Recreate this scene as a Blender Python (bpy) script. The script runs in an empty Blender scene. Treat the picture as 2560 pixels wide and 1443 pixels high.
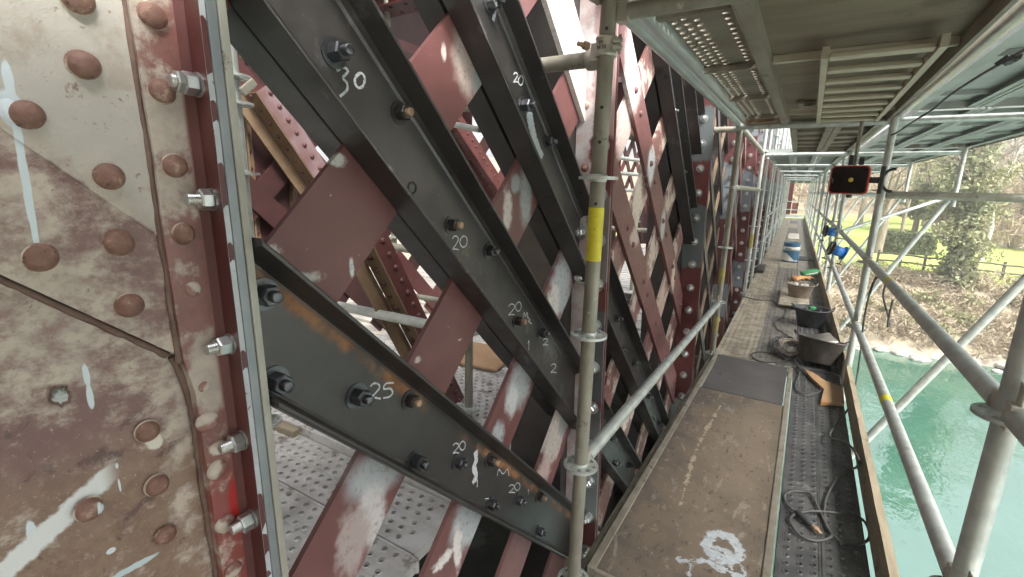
import bpy, math, random
import numpy as np
from mathutils import Vector, Matrix
random.seed(7); RNG = np.random.default_rng(7)
SC = bpy.context.scene
COL = SC.collection
PI = math.pi

# ------------------------------------------------------------------ camera, world, sun, exposure
CX, CY, F = 1280.0, 721.5, 1167.74
V1, VZ = (1995, 482), (1151, 6030)
a_ = np.array([V1[0]-CX, V1[1]-CY, F]); b_ = np.array([VZ[0]-CX, VZ[1]-CY, F])
AY = a_/np.linalg.norm(a_); AZ = -b_/np.linalg.norm(b_); AX = np.cross(AY, AZ)
M = np.stack([AX, AY, AZ])                       # world axes seen from the camera
cam = bpy.data.cameras.new('camera'); co = bpy.data.objects.new('camera', cam); COL.objects.link(co)
cam.sensor_fit = 'HORIZONTAL'; cam.sensor_width = 36; cam.lens = F/2560*36
cam.clip_start = 0.02; cam.clip_end = 2000
Rm = Matrix(((M[0][0], -M[0][1], -M[0][2]), (M[1][0], -M[1][1], -M[1][2]), (M[2][0], -M[2][1], -M[2][2])))
co.matrix_world = Rm.to_4x4()
SC.camera = co

W = bpy.data.worlds.new('World'); SC.world = W; W.use_nodes = True
nt = W.node_tree; nt.nodes.clear()
out = nt.nodes.new('ShaderNodeOutputWorld'); bg = nt.nodes.new('ShaderNodeBackground')
sky = nt.nodes.new('ShaderNodeTexSky'); sky.sky_type = 'NISHITA'; sky.sun_disc = False
SUN_EL, SUN_AZ = math.radians(50), math.radians(118)      # azimuth measured from +Y towards +X
sky.sun_elevation = SUN_EL; sky.sun_rotation = SUN_AZ
sky.air_density = 1.0; sky.dust_density = 6.0; sky.ozone_density = 0.6
hs = nt.nodes.new('ShaderNodeHueSaturation'); hs.inputs['Saturation'].default_value = 0.22
nt.links.new(sky.outputs[0], hs.inputs['Color']); nt.links.new(hs.outputs[0], bg.inputs[0]); nt.links.new(bg.outputs[0], out.inputs[0])
bg.inputs[1].default_value = 0.15
sl = bpy.data.lights.new('sun', 'SUN'); so = bpy.data.objects.new('sun', sl); COL.objects.link(so)
sl.energy = 1.5; sl.angle = math.radians(14); sl.color = (1, 0.95, 0.86)
sd = Vector((math.sin(SUN_AZ)*math.cos(SUN_EL), math.cos(SUN_AZ)*math.cos(SUN_EL), math.sin(SUN_EL)))
so.rotation_euler = sd.to_track_quat('Z', 'Y').to_euler()
vs = SC.view_settings; vs.view_transform = 'Standard'; vs.look = 'None'; vs.gamma = 1; vs.use_curve_mapping = False
vs.exposure = 1.85
SC.cycles.use_denoising = True
SC.cycles.max_bounces = 8; SC.cycles.diffuse_bounces = 5; SC.cycles.glossy_bounces = 3; SC.cycles.transmission_bounces = 3
SC.cycles.sample_clamp_indirect = 8

# ------------------------------------------------------------------ geometry helpers
def ray(px, py): return M @ np.array([px-CX, py-CY, F])
def atx(px, py, x): d = ray(px, py); return Vector(d*(x/d[0]))
def aty(px, py, y): d = ray(px, py); return Vector(d*(y/d[1]))
def atz(px, py, z): d = ray(px, py); return Vector(d*(z/d[2]))
# truss frame: n outwards, u along the bridge, w up
UB = 4.0
tu = Vector((.025, 1, 0)).normalized(); tn = Vector((1, -.025, .025)).normalized(); tw = tn.cross(tu).normalized()
O0 = Vector((-.85, 0, 0)); O1 = O0 + tu*UB
tn2 = Vector((1, 0, .025)).normalized(); tu2 = Vector((0, 1, 0)); tw2 = tn2.cross(tu2)
def T(n, u, w):
    if u <= UB + .2: return O0 + tn*n + tu*u + tw*w
    return O1 + tn2*n + tu2*(u-UB) + tw2*w
def Trot(u):
    n_, u_, w_ = (tn, tu, tw) if u <= UB+.2 else (tn2, tu2, tw2)
    return Matrix(((n_.x, u_.x, w_.x), (n_.y, u_.y, w_.y), (n_.z, u_.z, w_.z))).to_euler()
def att(px, py, n=0.0):
    d = Vector(ray(px, py)); t = (O0 + tn*n).dot(tn)/d.dot(tn); p = d*t - O0
    return p.dot(tu), p.dot(tw)
def sx(y): return .02*(min(y, 4.47)-4.47)        # the scaffold runs a degree off the view axis in its first bay

class MB:
    def __init__(s): s.v = []; s.f = []; s.m = []; s.s = []
    def add(s, vs_, fs, m=0, smooth=False):
        o = len(s.v); s.v += [tuple(v) for v in vs_]
        for f in fs: s.f.append(tuple(i+o for i in f)); s.m.append(m); s.s.append(smooth)
        return s
    def box(s, c, d, R=None, m=0):
        c = Vector(c); h = Vector(d)*.5
        vs_ = [Vector((x*h.x, y*h.y, z*h.z)) for x in (-1, 1) for y in (-1, 1) for z in (-1, 1)]
        if R is not None: vs_ = [R @ v for v in vs_]
        return s.add([c+v for v in vs_], [(0,1,3,2),(4,6,7,5),(0,4,5,1),(2,3,7,6),(0,2,6,4),(1,5,7,3)], m)
    def bb(s, lo, hi, m=0):
        return s.box([(a+b)/2 for a, b in zip(lo, hi)], [b-a for a, b in zip(lo, hi)], None, m)
    def sweep(s, prof0, prof1, m=0, smooth=False, caps=True):
        n = len(prof0)
        s.add(list(prof0)+list(prof1), [(i, (i+1) % n, n+(i+1) % n, n+i) for i in range(n)], m, smooth)
        if caps: s.add(prof0, [tuple(range(n))[::-1]], m); s.add(prof1, [tuple(range(n))], m)
        return s
    def tube(s, pts, r, seg=12, m=0, caps=True, smooth=True, taper=None):
        pts = [Vector(p) for p in pts]; rings = []; up = None
        for i, p in enumerate(pts):
            t = (pts[min(i+1, len(pts)-1)]-pts[max(i-1, 0)]).normalized()
            if up is None:
                up = Vector((0, 0, 1)) if abs(t.z) < .9 else Vector((1, 0, 0))
            a = (up - t*up.dot(t))
            if a.length < 1e-4: a = Vector((1, 0, 0)) - t*t.x
            a.normalize(); b = t.cross(a); up = a
            rr = r if taper is None else taper[i]
            rings.append([p + a*(rr*math.cos(2*PI*k/seg)) + b*(rr*math.sin(2*PI*k/seg)) for k in range(seg)])
        vs_ = [v for rg in rings for v in rg]; fs = []
        for i in range(len(rings)-1):
            for k in range(seg):
                k2 = (k+1) % seg; fs.append((i*seg+k, i*seg+k2, (i+1)*seg+k2, (i+1)*seg+k))
        s.add(vs_, fs, m, smooth)
        if caps:
            s.add(rings[0], [tuple(range(seg))[::-1]], m); s.add(rings[-1], [tuple(range(seg))], m)
        return s
    def pipe(s, p0, p1, r, th=.0035, seg=14, m=0):
        """hollow tube with open ends"""
        p0 = Vector(p0); p1 = Vector(p1); t = (p1-p0).normalized()
        a = Vector((0, 0, 1)) if abs(t.z) < .9 else Vector((1, 0, 0))
        a = (a-t*a.dot(t)).normalized(); b = t.cross(a); rr = []
        for p, q in ((p0, r-th), (p0, r), (p1, r), (p1, r-th)):
            rr.append([p+a*(q*math.cos(2*PI*k/seg))+b*(q*math.sin(2*PI*k/seg)) for k in range(seg)])
        depth = min(.12, (p1-p0).length*.4)
        rr.insert(0, [v+t*depth for v in rr[0]]); rr.append([v-t*depth for v in rr[-1]])
        for i in range(5):
            vs_ = rr[i]+rr[i+1]
            s.add(vs_, [(k, (k+1) % seg, seg+(k+1) % seg, seg+k) for k in range(seg)], m, i in (0, 2, 4))
        return s
    def lathe(s, prof, o=(0,0,0), ax=(0,0,1), seg=16, m=0, smooth=True, close=False):
        o = Vector(o); ax = Vector(ax).normalized()
        a = Vector((1, 0, 0)) if abs(ax.x) < .9 else Vector((0, 1, 0))
        a = (a-ax*a.dot(ax)).normalized(); b = ax.cross(a)
        vs_ = []
        for (r, h) in prof:
            for k in range(seg): vs_.append(o+ax*h+a*(r*math.cos(2*PI*k/seg))+b*(r*math.sin(2*PI*k/seg)))
        fs = []
        for i in range(len(prof)-1):
            for k in range(seg):
                k2 = (k+1) % seg; fs.append((i*seg+k, i*seg+k2, (i+1)*seg+k2, (i+1)*seg+k))
        s.add(vs_, fs, m, smooth)
        return s
    def prism(s, poly, ext, m=0):
        p0 = [Vector(p) for p in poly]; e = Vector(ext)
        return s.sweep(p0, [p+e for p in p0], m)
    def ribbon(s, pts, nrm, width, th=.0006, m=0):
        """a thin raised stroke along pts"""
        pts = [Vector(p) for p in pts]; nrm = Vector(nrm); L = []; Rr = []
        for i, p in enumerate(pts):
            t = (pts[min(i+1, len(pts)-1)]-pts[max(i-1, 0)])
            sd_ = nrm.cross(t)
            if sd_.length < 1e-9: sd_ = Vector((0, 0, 1))
            w_ = width*(.8+.4*random.random()); sd_ = sd_.normalized()*w_*.5
            L.append(p+sd_+nrm*th); Rr.append(p-sd_+nrm*th)
        n = len(pts)
        s.add(L+Rr, [(i, i+1, n+i+1, n+i) for i in range(n-1)], m)
        return s
    def mesh(s, name, off=None):
        me = bpy.data.meshes.new(name)
        vs_ = s.v if off is None else [(x-off[0], y-off[1], z-off[2]) for x, y, z in s.v]
        me.from_pydata(vs_, [], s.f)
        me.polygons.foreach_set('material_index', s.m); me.polygons.foreach_set('use_smooth', s.s)
        me.validate(); me.update()
        return me
    def build(s, name, mats, parent=None, off=None):
        me = s.mesh(name, off)
        for m_ in (mats if isinstance(mats, (list, tuple)) else [mats]): me.materials.append(m_)
        return link(name, me, parent)

def link(name, me, parent=None):
    o = bpy.data.objects.new(name, me); COL.objects.link(o)
    if parent is not None: o.parent = parent
    return o
def tag(o, label=None, cat=None, group=None, kind=None):
    if label: o['label'] = label
    if cat: o['category'] = cat
    if group: o['group'] = group
    if kind: o['kind'] = kind
    return o
def thing(name, label, cat, loc=(0,0,0), rot=None, group=None):
    o = bpy.data.objects.new(name, None); COL.objects.link(o); o.location = loc; o.empty_display_size = .05
    if rot is not None: o.rotation_euler = rot
    return tag(o, label, cat, group, 'thing')
def copy_tree(o, parent=None):
    c = o.copy(); COL.objects.link(c); c.parent = parent
    for ch in list(o.children): copy_tree(ch, c)
    return c
def dup(o, label, loc=None, rot=None, group=None):
    c = copy_tree(o); c['label'] = label
    if loc is not None: c.location = loc
    if rot is not None: c.rotation_euler = rot
    if group: c['group'] = group
    return c
def bevel(o, w=.002, seg=2):
    b = o.modifiers.new('bevel', 'BEVEL'); b.width = w; b.segments = seg; b.limit_method = 'ANGLE'; b.angle_limit = math.radians(40)
    b.harden_normals = False
    return o
def cut(pts, k=6):
    """Catmull-Rom smoothing of a polyline"""
    P = [Vector(p) for p in pts]; P = [P[0]*2-P[1]]+P+[P[-1]*2-P[-2]]; r = []
    for i in range(1, len(P)-2):
        for j in range(k):
            t = j/k; a, b, c, d = P[i-1], P[i], P[i+1], P[i+2]
            r.append(.5*((2*b)+(c-a)*t+(2*a-5*b+4*c-d)*t*t+(3*b-a-3*c+d)*t**3))
    r.append(P[-2]); return r

# ------------------------------------------------------------------ materials
class NM:
    def __init__(s, name):
        s.mat = bpy.data.materials.new(name); s.mat.use_nodes = True; s.t = s.mat.node_tree; s.t.nodes.clear()
        s.out = s.n('ShaderNodeOutputMaterial'); s.b = s.n('ShaderNodeBsdfPrincipled'); s.l(s.b.outputs[0], s.out.inputs[0])
        s.co = s.n('ShaderNodeTexCoord').outputs['Object']
    def n(s, t, **k):
        x = s.t.nodes.new(t)
        for a, v in k.items(): setattr(x, a, v)
        return x
    def l(s, a, b): s.t.links.new(a, b)
    def put(s, sock, v):
        if hasattr(v, 'node'): s.l(v, sock)
        else:
            if isinstance(v, (tuple, list)) and len(v) == 3 and sock.type == 'RGBA': v = (*v, 1)
            sock.default_value = v
    def math(s, op, a, b=0.0, c=None, clamp=False):
        x = s.n('ShaderNodeMath', operation=op); x.use_clamp = clamp
        s.put(x.inputs[0], a); s.put(x.inputs[1], b)
        if c is not None: s.put(x.inputs[2], c)
        return x.outputs[0]
    def noise(s, scale=5, detail=5, rough=.55, co=None, dist=0.0, stretch=None):
        x = s.n('ShaderNodeTexNoise'); c = co if co is not None else s.co
        if stretch:
            v = s.n('ShaderNodeVectorMath', operation='MULTIPLY'); s.l(c, v.inputs[0]); v.inputs[1].default_value = stretch; c = v.outputs[0]
        s.l(c, x.inputs['Vector'])
        x.inputs['Scale'].default_value = scale; x.inputs['Detail'].default_value = detail; x.inputs['Roughness'].default_value = rough; x.inputs['Distortion'].default_value = dist
        return x.outputs['Fac']
    def smooth(s, v, lo, hi, a=0.0, b=1.0):
        x = s.n('ShaderNodeMapRange', interpolation_type='SMOOTHSTEP'); s.put(x.inputs['Value'], v)
        x.inputs['From Min'].default_value = lo; x.inputs['From Max'].default_value = hi; x.inputs['To Min'].default_value = a; x.inputs['To Max'].default_value = b
        return x.outputs[0]
    def mix(s, f, a, b):
        x = s.n('ShaderNodeMix', data_type='RGBA'); s.put(x.inputs[0], f); s.put(x.inputs[6], a); s.put(x.inputs[7], b); return x.outputs[2]
    def blob(s, c, r, edge=.2, warp=.5, wscale=9, detail=5):
        v = s.n('ShaderNodeVectorMath', operation='SUBTRACT'); s.l(s.co, v.inputs[0]); v.inputs[1].default_value = c
        k = s.n('ShaderNodeVectorMath', operation='MULTIPLY'); s.l(v.outputs[0], k.inputs[0]); k.inputs[1].default_value = [1/x for x in r]
        d = s.n('ShaderNodeVectorMath', operation='LENGTH'); s.l(k.outputs[0], d.inputs[0])
        e = s.math('ADD', d.outputs['Value'], s.math('MULTIPLY', s.math('SUBTRACT', s.noise(wscale, detail, .65), .5), warp*2))
        return s.smooth(e, 1-edge, 1+edge, 1, 0)
    def sep(s):
        x = s.n('ShaderNodeSeparateXYZ'); s.l(s.co, x.inputs[0]); return x.outputs
    def finish(s, col, rough=.6, metal=0.0, bump=None, dist=.002, strength=.5, spec=None, coat=None):
        s.put(s.b.inputs['Base Color'], col); s.put(s.b.inputs['Roughness'], rough); s.put(s.b.inputs['Metallic'], metal)
        if spec is not None: s.b.inputs['Specular IOR Level'].default_value = spec
        if bump is not None:
            x = s.n('ShaderNodeBump'); x.inputs['Distance'].default_value = dist; x.inputs['Strength'].default_value = strength
            s.put(x.inputs['Height'], bump); s.l(x.outputs[0], s.b.inputs['Normal'])
        return s.mat
    def offset(s):
        """shift the pattern per object"""
        oi = s.n('ShaderNodeObjectInfo'); m = s.n('ShaderNodeMath', operation='MULTIPLY'); s.l(oi.outputs['Random'], m.inputs[0]); m.inputs[1].default_value = 37.0
        v = s.n('ShaderNodeVectorMath', operation='ADD'); s.l(s.co, v.inputs[0]); s.l(m.outputs[0], v.inputs[1]); return v.outputs[0]

def simple(name, c1, c2=None, scale=6, lo=.35, hi=.65, rough=.6, metal=0.0, bscale=40, bstr=.3, bdist=.001, spots=None, stretch=None, r2=None, obj=True):
    m = NM(name); co_ = m.offset() if obj else m.co
    f = m.smooth(m.noise(scale, 6, .6, co_, stretch=stretch), lo, hi)
    col = m.mix(f, c1, c2 or c1)
    if spots:
        for (sc_, thr, c) in spots:
            col = m.mix(m.smooth(m.noise(sc_, 6, .7, co_), thr, thr+.06), col, c)
    r = rough if r2 is None else m.smooth(m.noise(scale*2.3, 4, .6, co_), .3, .7, rough, r2)
    return m.finish(col, r, metal, m.noise(bscale, 5, .6, co_, stretch=stretch), bdist, bstr)

MT = {}
MT['galv'] = simple('galvanised_steel', (.40,.43,.41), (.56,.60,.57), 14, .3, .7, .42, .55, 90, .25, .0006, spots=[(9, .63, (.30,.29,.24)), (60, .68, (.70,.72,.70))], r2=.55)
MT['galv_old'] = simple('weathered_galvanised_steel', (.215,.205,.165), (.34,.33,.275), 11, .3, .7, .55, .35, 70, .4, .0008, spots=[(24, .64, (.46,.44,.36)), (7, .60, (.14,.12,.09))], stretch=(1,1,.35))
MT['galv_clean'] = simple('bright_zinc', (.55,.57,.57), (.66,.68,.68), 30, .3, .7, .28, .9, 120, .15, .0004)
MT['cup'] = simple('cast_coupler_steel', (.44,.43,.37), (.54,.53,.46), 30, .3, .7, .5, .5, 120, .3, .0006, spots=[(25, .66, (.25,.19,.12))])
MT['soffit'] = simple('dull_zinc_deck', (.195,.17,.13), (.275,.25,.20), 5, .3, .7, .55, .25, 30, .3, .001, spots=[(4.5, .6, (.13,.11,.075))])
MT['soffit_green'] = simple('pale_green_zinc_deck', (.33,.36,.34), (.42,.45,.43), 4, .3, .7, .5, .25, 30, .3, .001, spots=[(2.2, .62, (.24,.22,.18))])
MT['plank_dark'] = simple('grimy_steel_deck', (.075,.075,.078), (.15,.15,.15), 7, .3, .7, .42, .5, 60, .4, .001, spots=[(16, .6, (.22,.22,.21)), (40, .66, (.045,.04,.035))])
MT['plank_dust'] = simple('dusty_steel_deck', (.42,.37,.285), (.25,.22,.175), 9, .35, .65, .75, .1, 60, .5, .0015, spots=[(20, .6, (.11,.095,.075))])
MT['plank_mid'] = simple('worn_steel_deck', (.15,.14,.125), (.24,.225,.20), 9, .35, .65, .6, .2, 60, .5, .0015, spots=[(20, .62, (.09,.08,.07))])
MT['plank_pale'] = simple('pale_dusty_steel_deck', (.42,.41,.39), (.55,.545,.53), 9, .35, .65, .6, .3, 60, .4, .0015, spots=[(5, .60, (.25,.225,.195)), (22, .64, (.22,.2,.175))])
MT['hole'] = simple('hole_shadowed_steel', (.03,.03,.03), (.05,.05,.05), rough=.8)
MT['wood'] = simple('toe_board_timber', (.185,.155,.105), (.27,.23,.16), 5, .3, .7, .8, 0, 30, .6, .003, stretch=(6,.6,6), spots=[(9, .58, (.105,.085,.06)), (30, .62, (.33,.29,.22))])
MT['wood_pale'] = simple('bleached_boards', (.52,.47,.39), (.65,.61,.54), 3, .3, .7, .8, 0, 30, .5, .002, stretch=(.5,6,6), spots=[(5, .58, (.26,.2,.14)), (12, .64, (.78,.77,.74))])
MT['wood_orange'] = simple('fresh_ply', (.27,.165,.085), (.35,.225,.125), 4, .3, .7, .6, 0, 30, .3, .001, spots=[(3, .6, (.34,.17,.06)), (10, .66, (.62,.60,.52))])
MT['ply_soffit'] = simple('plywood_soffit', (.135,.105,.07), (.20,.165,.115), 3.2, .3, .7, .7, 0, 30, .3, .001, stretch=(.6,2.5,1), spots=[(2.6, .60, (.12,.09,.055))])
MT['rung'] = simple('pale_ladder_alloy', (.40,.37,.28), (.48,.45,.35), 8, .3, .7, .55, .2, 50, .3, .001)
MT['red'] = simple('red_oxide_paint', (.125,.05,.05), (.165,.07,.067), 5, .3, .7, .48, 0, 70, .4, .0012, spots=[(28, .68, (.36,.22,.2))])
MT['red_dark'] = simple('old_dark_red_paint', (.075,.022,.022), (.115,.037,.034), 5, .3, .7, .42, 0, 60, .4, .001, spots=[(9, .64, (.05,.02,.018)), (30, .69, (.3,.24,.22))])
MT['red_worn'] = simple('worn_red_paint', (.23,.10,.085), (.19,.075,.065), 5, .3, .7, .5, 0, 60, .5, .0012, spots=[(7, .55, (.38,.27,.22)), (22, .62, (.48,.42,.38))], stretch=(1,1,.45))
MT['brown_steel'] = simple('rust_brown_steel', (.13,.085,.05), (.19,.13,.08), 4, .3, .7, .55, 0, 50, .4, .001, spots=[(12, .63, (.07,.045,.03))])
MT['black_steel'] = simple('bare_mill_steel', (.078,.072,.071), (.112,.104,.103), 3.2, .25, .75, .34, .8, 80, .25, .0006, spots=[(2.1, .58, (.172,.163,.165)), (14, .66, (.075,.068,.062)), (9, .70, (.10,.075,.055)), (70, .68, (.2,.2,.2)), (31, .655, (.17,.16,.155)), (5, .64, (.06,.056,.055))], r2=.6)
MT['bolt'] = simple('black_bolt_steel', (.10,.105,.115), (.16,.165,.175), 40, .3, .7, .34, .85, 120, .2, .0004)
MT['rust'] = simple('rusty_bolt_end', (.30,.19,.12), (.42,.30,.20), 60, .3, .7, .6, .3, 120, .3, .0004)
MT['chalk'] = simple('white_chalk', (.60,.62,.64), (.48,.50,.53), 200, .3, .6, .9, spots=[(160, .55, (.22,.22,.225))])
MT['primer'] = simple('grey_primer', (.36,.41,.45), (.44,.49,.52), 12, .3, .7, .6, 0, 60, .3, .001)
MT['yellow'] = simple('yellow_sticker', (.70,.62,.04), (.58,.50,.03), 12, .3, .7, .5, 0, 26, .7, .003, spots=[(30, .57, (.42,.35,.04)), (55, .63, (.16,.12,.03)), (9, .62, (.55,.5,.2))])
MT['yellow_dull'] = simple('faded_yellow_paint', (.42,.37,.10), (.30,.27,.12), 12, .3, .7, .6, 0, 60, .3, .001, spots=[(25, .56, (.22,.2,.15))])
MT['rubber'] = simple('black_rubber', (.028,.03,.033), (.055,.057,.06), 12, .3, .7, .55, 0, 60, .3, .001)
MT['cable'] = simple('grey_black_cable', (.045,.045,.045), (.09,.088,.085), 20, .3, .7, .6, 0, 60, .2, .001)
MT['tub_brown'] = simple('mortar_caked_tub', (.10,.085,.07), (.06,.055,.05), 10, .35, .65, .65, 0, 60, .5, .002, spots=[(14, .6, (.24,.21,.17))])
MT['tub_tan'] = simple('dusty_tan_tub', (.30,.25,.19), (.20,.165,.125), 10, .35, .65, .65, 0, 60, .5, .002)
MT['blue'] = simple('blue_plastic', (.025,.15,.48), (.035,.19,.55), 10, .3, .7, .4)
MT['blue_tin'] = simple('blue_tin_label', (.06,.16,.27), (.09,.20,.32), 30, .3, .7, .45, spots=[(40, .66, (.45,.5,.52))])
MT['white'] = simple('off_white_plastic', (.72,.72,.69), (.64,.64,.60), 20, .3, .7, .5, spots=[(30, .66, (.4,.36,.3))])
MT['green'] = simple('green_card', (.035,.22,.085), (.05,.28,.11), 20, .3, .7, .6)
MT['orange'] = simple('orange_glove', (.62,.27,.09), (.70,.38,.17), 20, .3, .7, .8)
MT['black_gloss'] = simple('black_lamp_face', (.006,.005,.005), (.009,.008,.008), rough=.22)
MT['lamp_red'] = simple('red_lamp_casing', (.50,.05,.03), (.56,.07,.035), rough=.4)
MT['lamp_led'] = simple('yellow_led_chip', (.75,.58,.12), (.8,.64,.16), 60, rough=.5)
MT['pink'] = simple('pink_plastic', (.7,.12,.22), (.75,.16,.27), rough=.5)
MT['stone'] = simple('pale_rock', (.30,.27,.22), (.44,.41,.36), 3, .3, .7, .85, 0, 12, .8, .03)
MT['bark'] = simple('grey_bark', (.19,.155,.12), (.29,.25,.2), 4, .3, .7, .9, 0, 20, .8, .02, stretch=(3,3,.5))
MT['bark_pale'] = simple('pale_birch_bark', (.50,.48,.42), (.36,.33,.28), 4, .3, .7, .9, 0, 20, .6, .02, stretch=(1,1,3))
MT['fence'] = simple('grey_fence_wood', (.12,.10,.08), (.18,.155,.125), 4, .3, .7, .85)
def leafmat(name, c1, c2):
    m = NM(name); oi = m.n('ShaderNodeNewGeometry')
    f = m.math('ADD', m.math('MULTIPLY', oi.outputs['Random Per Island'], .6), m.math('MULTIPLY', m.smooth(m.noise(.5, 3), .3, .7), .4))
    mt = m.finish(m.mix(f, c1, c2), .7)
    tr = m.n('ShaderNodeBsdfTranslucent'); mx = m.n('ShaderNodeMixShader'); mx.inputs[0].default_value = .25
    m.l(m.b.inputs['Base Color'].links[0].from_socket, tr.inputs[0]); m.l(m.b.outputs[0], mx.inputs[1]); m.l(tr.outputs[0], mx.inputs[2]); m.l(mx.outputs[0], m.out.inputs[0])
    return mt
MT['ivy'] = leafmat('ivy_leaves', (.19,.21,.11), (.32,.33,.19))
MT['scrub'] = leafmat('dry_scrub', (.27,.22,.15), (.46,.39,.28))
MT['twig'] = leafmat('brown_twigs', (.34,.28,.19), (.50,.42,.30))
MT['hedge'] = leafmat('hedge_leaves', (.09,.11,.05), (.17,.19,.09))
MT['olive'] = leafmat('olive_leaves', (.22,.23,.11), (.36,.36,.20))

def gusset_mat():
    m = NM('worn_cream_over_maroon_paint'); x, u, w = m.sep()
    big = m.noise(7, 8, .62); mid = m.noise(26, 8, .7, stretch=(1,1,1.3)); fine = m.noise(120, 4, .7)
    f = m.math('ADD', m.math('MULTIPLY', big, .5), m.math('MULTIPLY', mid, .5))
    # cream above the ridge, mottled below, mostly brown at the bottom
    d = m.math('ADD', u, m.math('MULTIPLY', w, 1.03))      # ridge runs at 45 degrees
    g = m.smooth(d, .245, .265, 0, -.24)
    low = m.math('MULTIPLY', m.smooth(w, -.28, -.46, 0, .10), m.smooth(u, .335, .28, .2, 1))
    f = m.math('ADD', m.math('ADD', f, g), low)
    mask = m.math('MULTIPLY', m.smooth(f, .425, .575), m.smooth(m.noise(55, 6, .75), .22, .48, .55, 1))
    cream = m.mix(m.smooth(mid, .35, .65), (.47,.405,.345), (.37,.325,.285))
    cream = m.mix(m.math('MULTIPLY', m.smooth(d, .25, .30), .7), cream, (.42,.405,.375))
    cream = m.mix(m.math('MULTIPLY', m.smooth(m.noise(10, 7, .7), .52, .66), .6), cream, (.31,.25,.205))
    cream = m.mix(m.smooth(m.noise(48, 6, .75), .60, .67), cream, (.24,.165,.14))
    brown = m.mix(m.smooth(big, .4, .6), (.215,.13,.11), (.165,.088,.08))
    brown = m.mix(m.smooth(w, -.36, -.50), brown, m.mix(m.smooth(mid, .4, .6), (.175,.105,.075), (.225,.15,.105)))
    brown = m.mix(m.smooth(m.noise(16, 6, .7, dist=.8), .56, .66), brown, (.105,.058,.05))
    col = m.mix(mask, cream, brown)
    col = m.mix(m.smooth(fine, .62, .70), col, m.mix(mask, (.33,.30,.27), (.34,.26,.22)))
    # oily smears at the foot, brush of white paint, drips of pale blue
    col = m.mix(m.math('MULTIPLY', m.smooth(m.noise(9, 3, .5, stretch=(1,1,.5), dist=1.5), .58, .68), m.smooth(w, -.5, -.58)), col, (.50,.43,.31))
    for (px, py, ru, rw, c, wp) in DRIPS:
        cu, cw = att(px, py, -.012); col = m.mix(m.blob((-.012, cu, cw), (.1, ru, rw), .15, wp, 40), col, c)
    v = m.math('ADD', m.math('MULTIPLY', m.math('SUBTRACT', u, .09), .62), -.5475)   # slanting brushed stroke
    dd = m.math('ABSOLUTE', m.math('SUBTRACT', w, v))
    brush = m.math('MULTIPLY', m.smooth(m.math('ADD', dd, m.math('MULTIPLY', m.math('SUBTRACT', m.noise(60, 6, .7), .5), .022)), .014, .022, 1, 0), m.smooth(u, .255, .225))
    col = m.mix(brush, col, (.62,.64,.64))
    rough = m.smooth(mask, 0, 1, .75, .42)
    h = m.math('ADD', m.math('MULTIPLY', mask, -.35), m.math('ADD', m.math('MULTIPLY', mid, .8), m.math('MULTIPLY', fine, .5)))
    return m.finish(col, rough, 0, h, .0028, .7)
LB = (.56,.63,.68)
DRIPS = [(20,205,.005,.025,LB,.3), (22,270,.012,.022,LB,.4), (45,345,.004,.05,LB,.3), (62,440,.004,.05,LB,.3), (75,520,.004,.045,LB,.3), (88,590,.003,.03,LB,.3),
         (228,945,.004,.018,LB,.3), (238,1000,.004,.02,LB,.3), (90,1345,.006,.02,LB,.5), (98,1375,.008,.014,LB,.4), (340,1435,.035,.006,(.45,.55,.58),.7), (290,1390,.006,.005,LB,.4),
         (400,1112,.012,.014,(.6,.57,.5),.5), (312,1225,.0015,.012,LB,.3), (305,1175,.002,.005,LB,.3)]
MT['gusset'] = gusset_mat()
def strip_mat():
    m = NM('maroon_strip_paint'); x, u, w = m.sep()
    big = m.noise(8, 7, .6); mid = m.noise(30, 7, .7)
    f = m.math('ADD', m.math('MULTIPLY', big, .65), m.math('MULTIPLY', mid, .35))
    up = m.math('ADD', m.smooth(w, -.10, .02, 0, .085), m.smooth(w, -.40, -.28, -.0, .0)); mask = m.smooth(m.math('SUBTRACT', f, up), .40, .50)
    # patch of cream half way down
    c = m.blob((0, .385, -.33), (.1, .03, .075), .2, .6, 25)
    mask = m.math('MULTIPLY', mask, m.math('SUBTRACT', 1, c))
    mask = m.math('MAXIMUM', mask, m.smooth(u, .396, .404))
    red = m.mix(m.smooth(w, -.46, -.55), m.mix(m.smooth(mid, .4, .6), (.175,.075,.065), (.21,.095,.08)), (.22,.06,.05))
    col = m.mix(mask, m.mix(m.smooth(mid, .35, .65), (.45,.39,.335), (.36,.31,.27)), red)
    col = m.mix(m.blob((.0, .402, -.60), (.1, .014, .06), .25, .35, 30), col, (.36,.02,.02))
    col = m.mix(m.blob((.0, .384, -.47), (.1, .016, .012), .25, .5, 30), col, (.58,.52,.45))
    return m.finish(col, m.smooth(mask, 0, 1, .7, .38), 0, m.math('ADD', m.math('MULTIPLY', mask, -.4), m.math('MULTIPLY', mid, .6)), .002, .5)
MT['strip'] = strip_mat()
def rivet_mat():
    m = NM('worn_rivet_paint'); co_ = m.offset(); mid = m.noise(45, 7, .7, co_); big = m.noise(14, 4, .5, co_)
    x, y, z = m.sep()
    # cream survives in a ring round the foot of the head, brown shows on the crown
    foot = m.smooth(m.math('ADD', x, m.math('MULTIPLY', m.math('SUBTRACT', mid, .5), .008)), .002, .0045, 1, 0)
    col = m.mix(m.math('MULTIPLY', foot, m.smooth(big, .45, .55)), m.mix(m.smooth(mid, .4, .6), (.17,.085,.065), (.23,.125,.095)), (.52,.45,.36))
    col = m.mix(m.smooth(mid, .57, .64), col, (.34,.235,.18)); col = m.mix(m.smooth(m.noise(70, 5, .7, co_), .60, .66), col, (.085,.045,.038))
    return m.finish(col, m.smooth(mid, .3, .7, .38, .7), 0, m.math('ADD', mid, m.math('MULTIPLY', m.noise(130, 4, .7, co_), .6)), .0035, .8)
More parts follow.
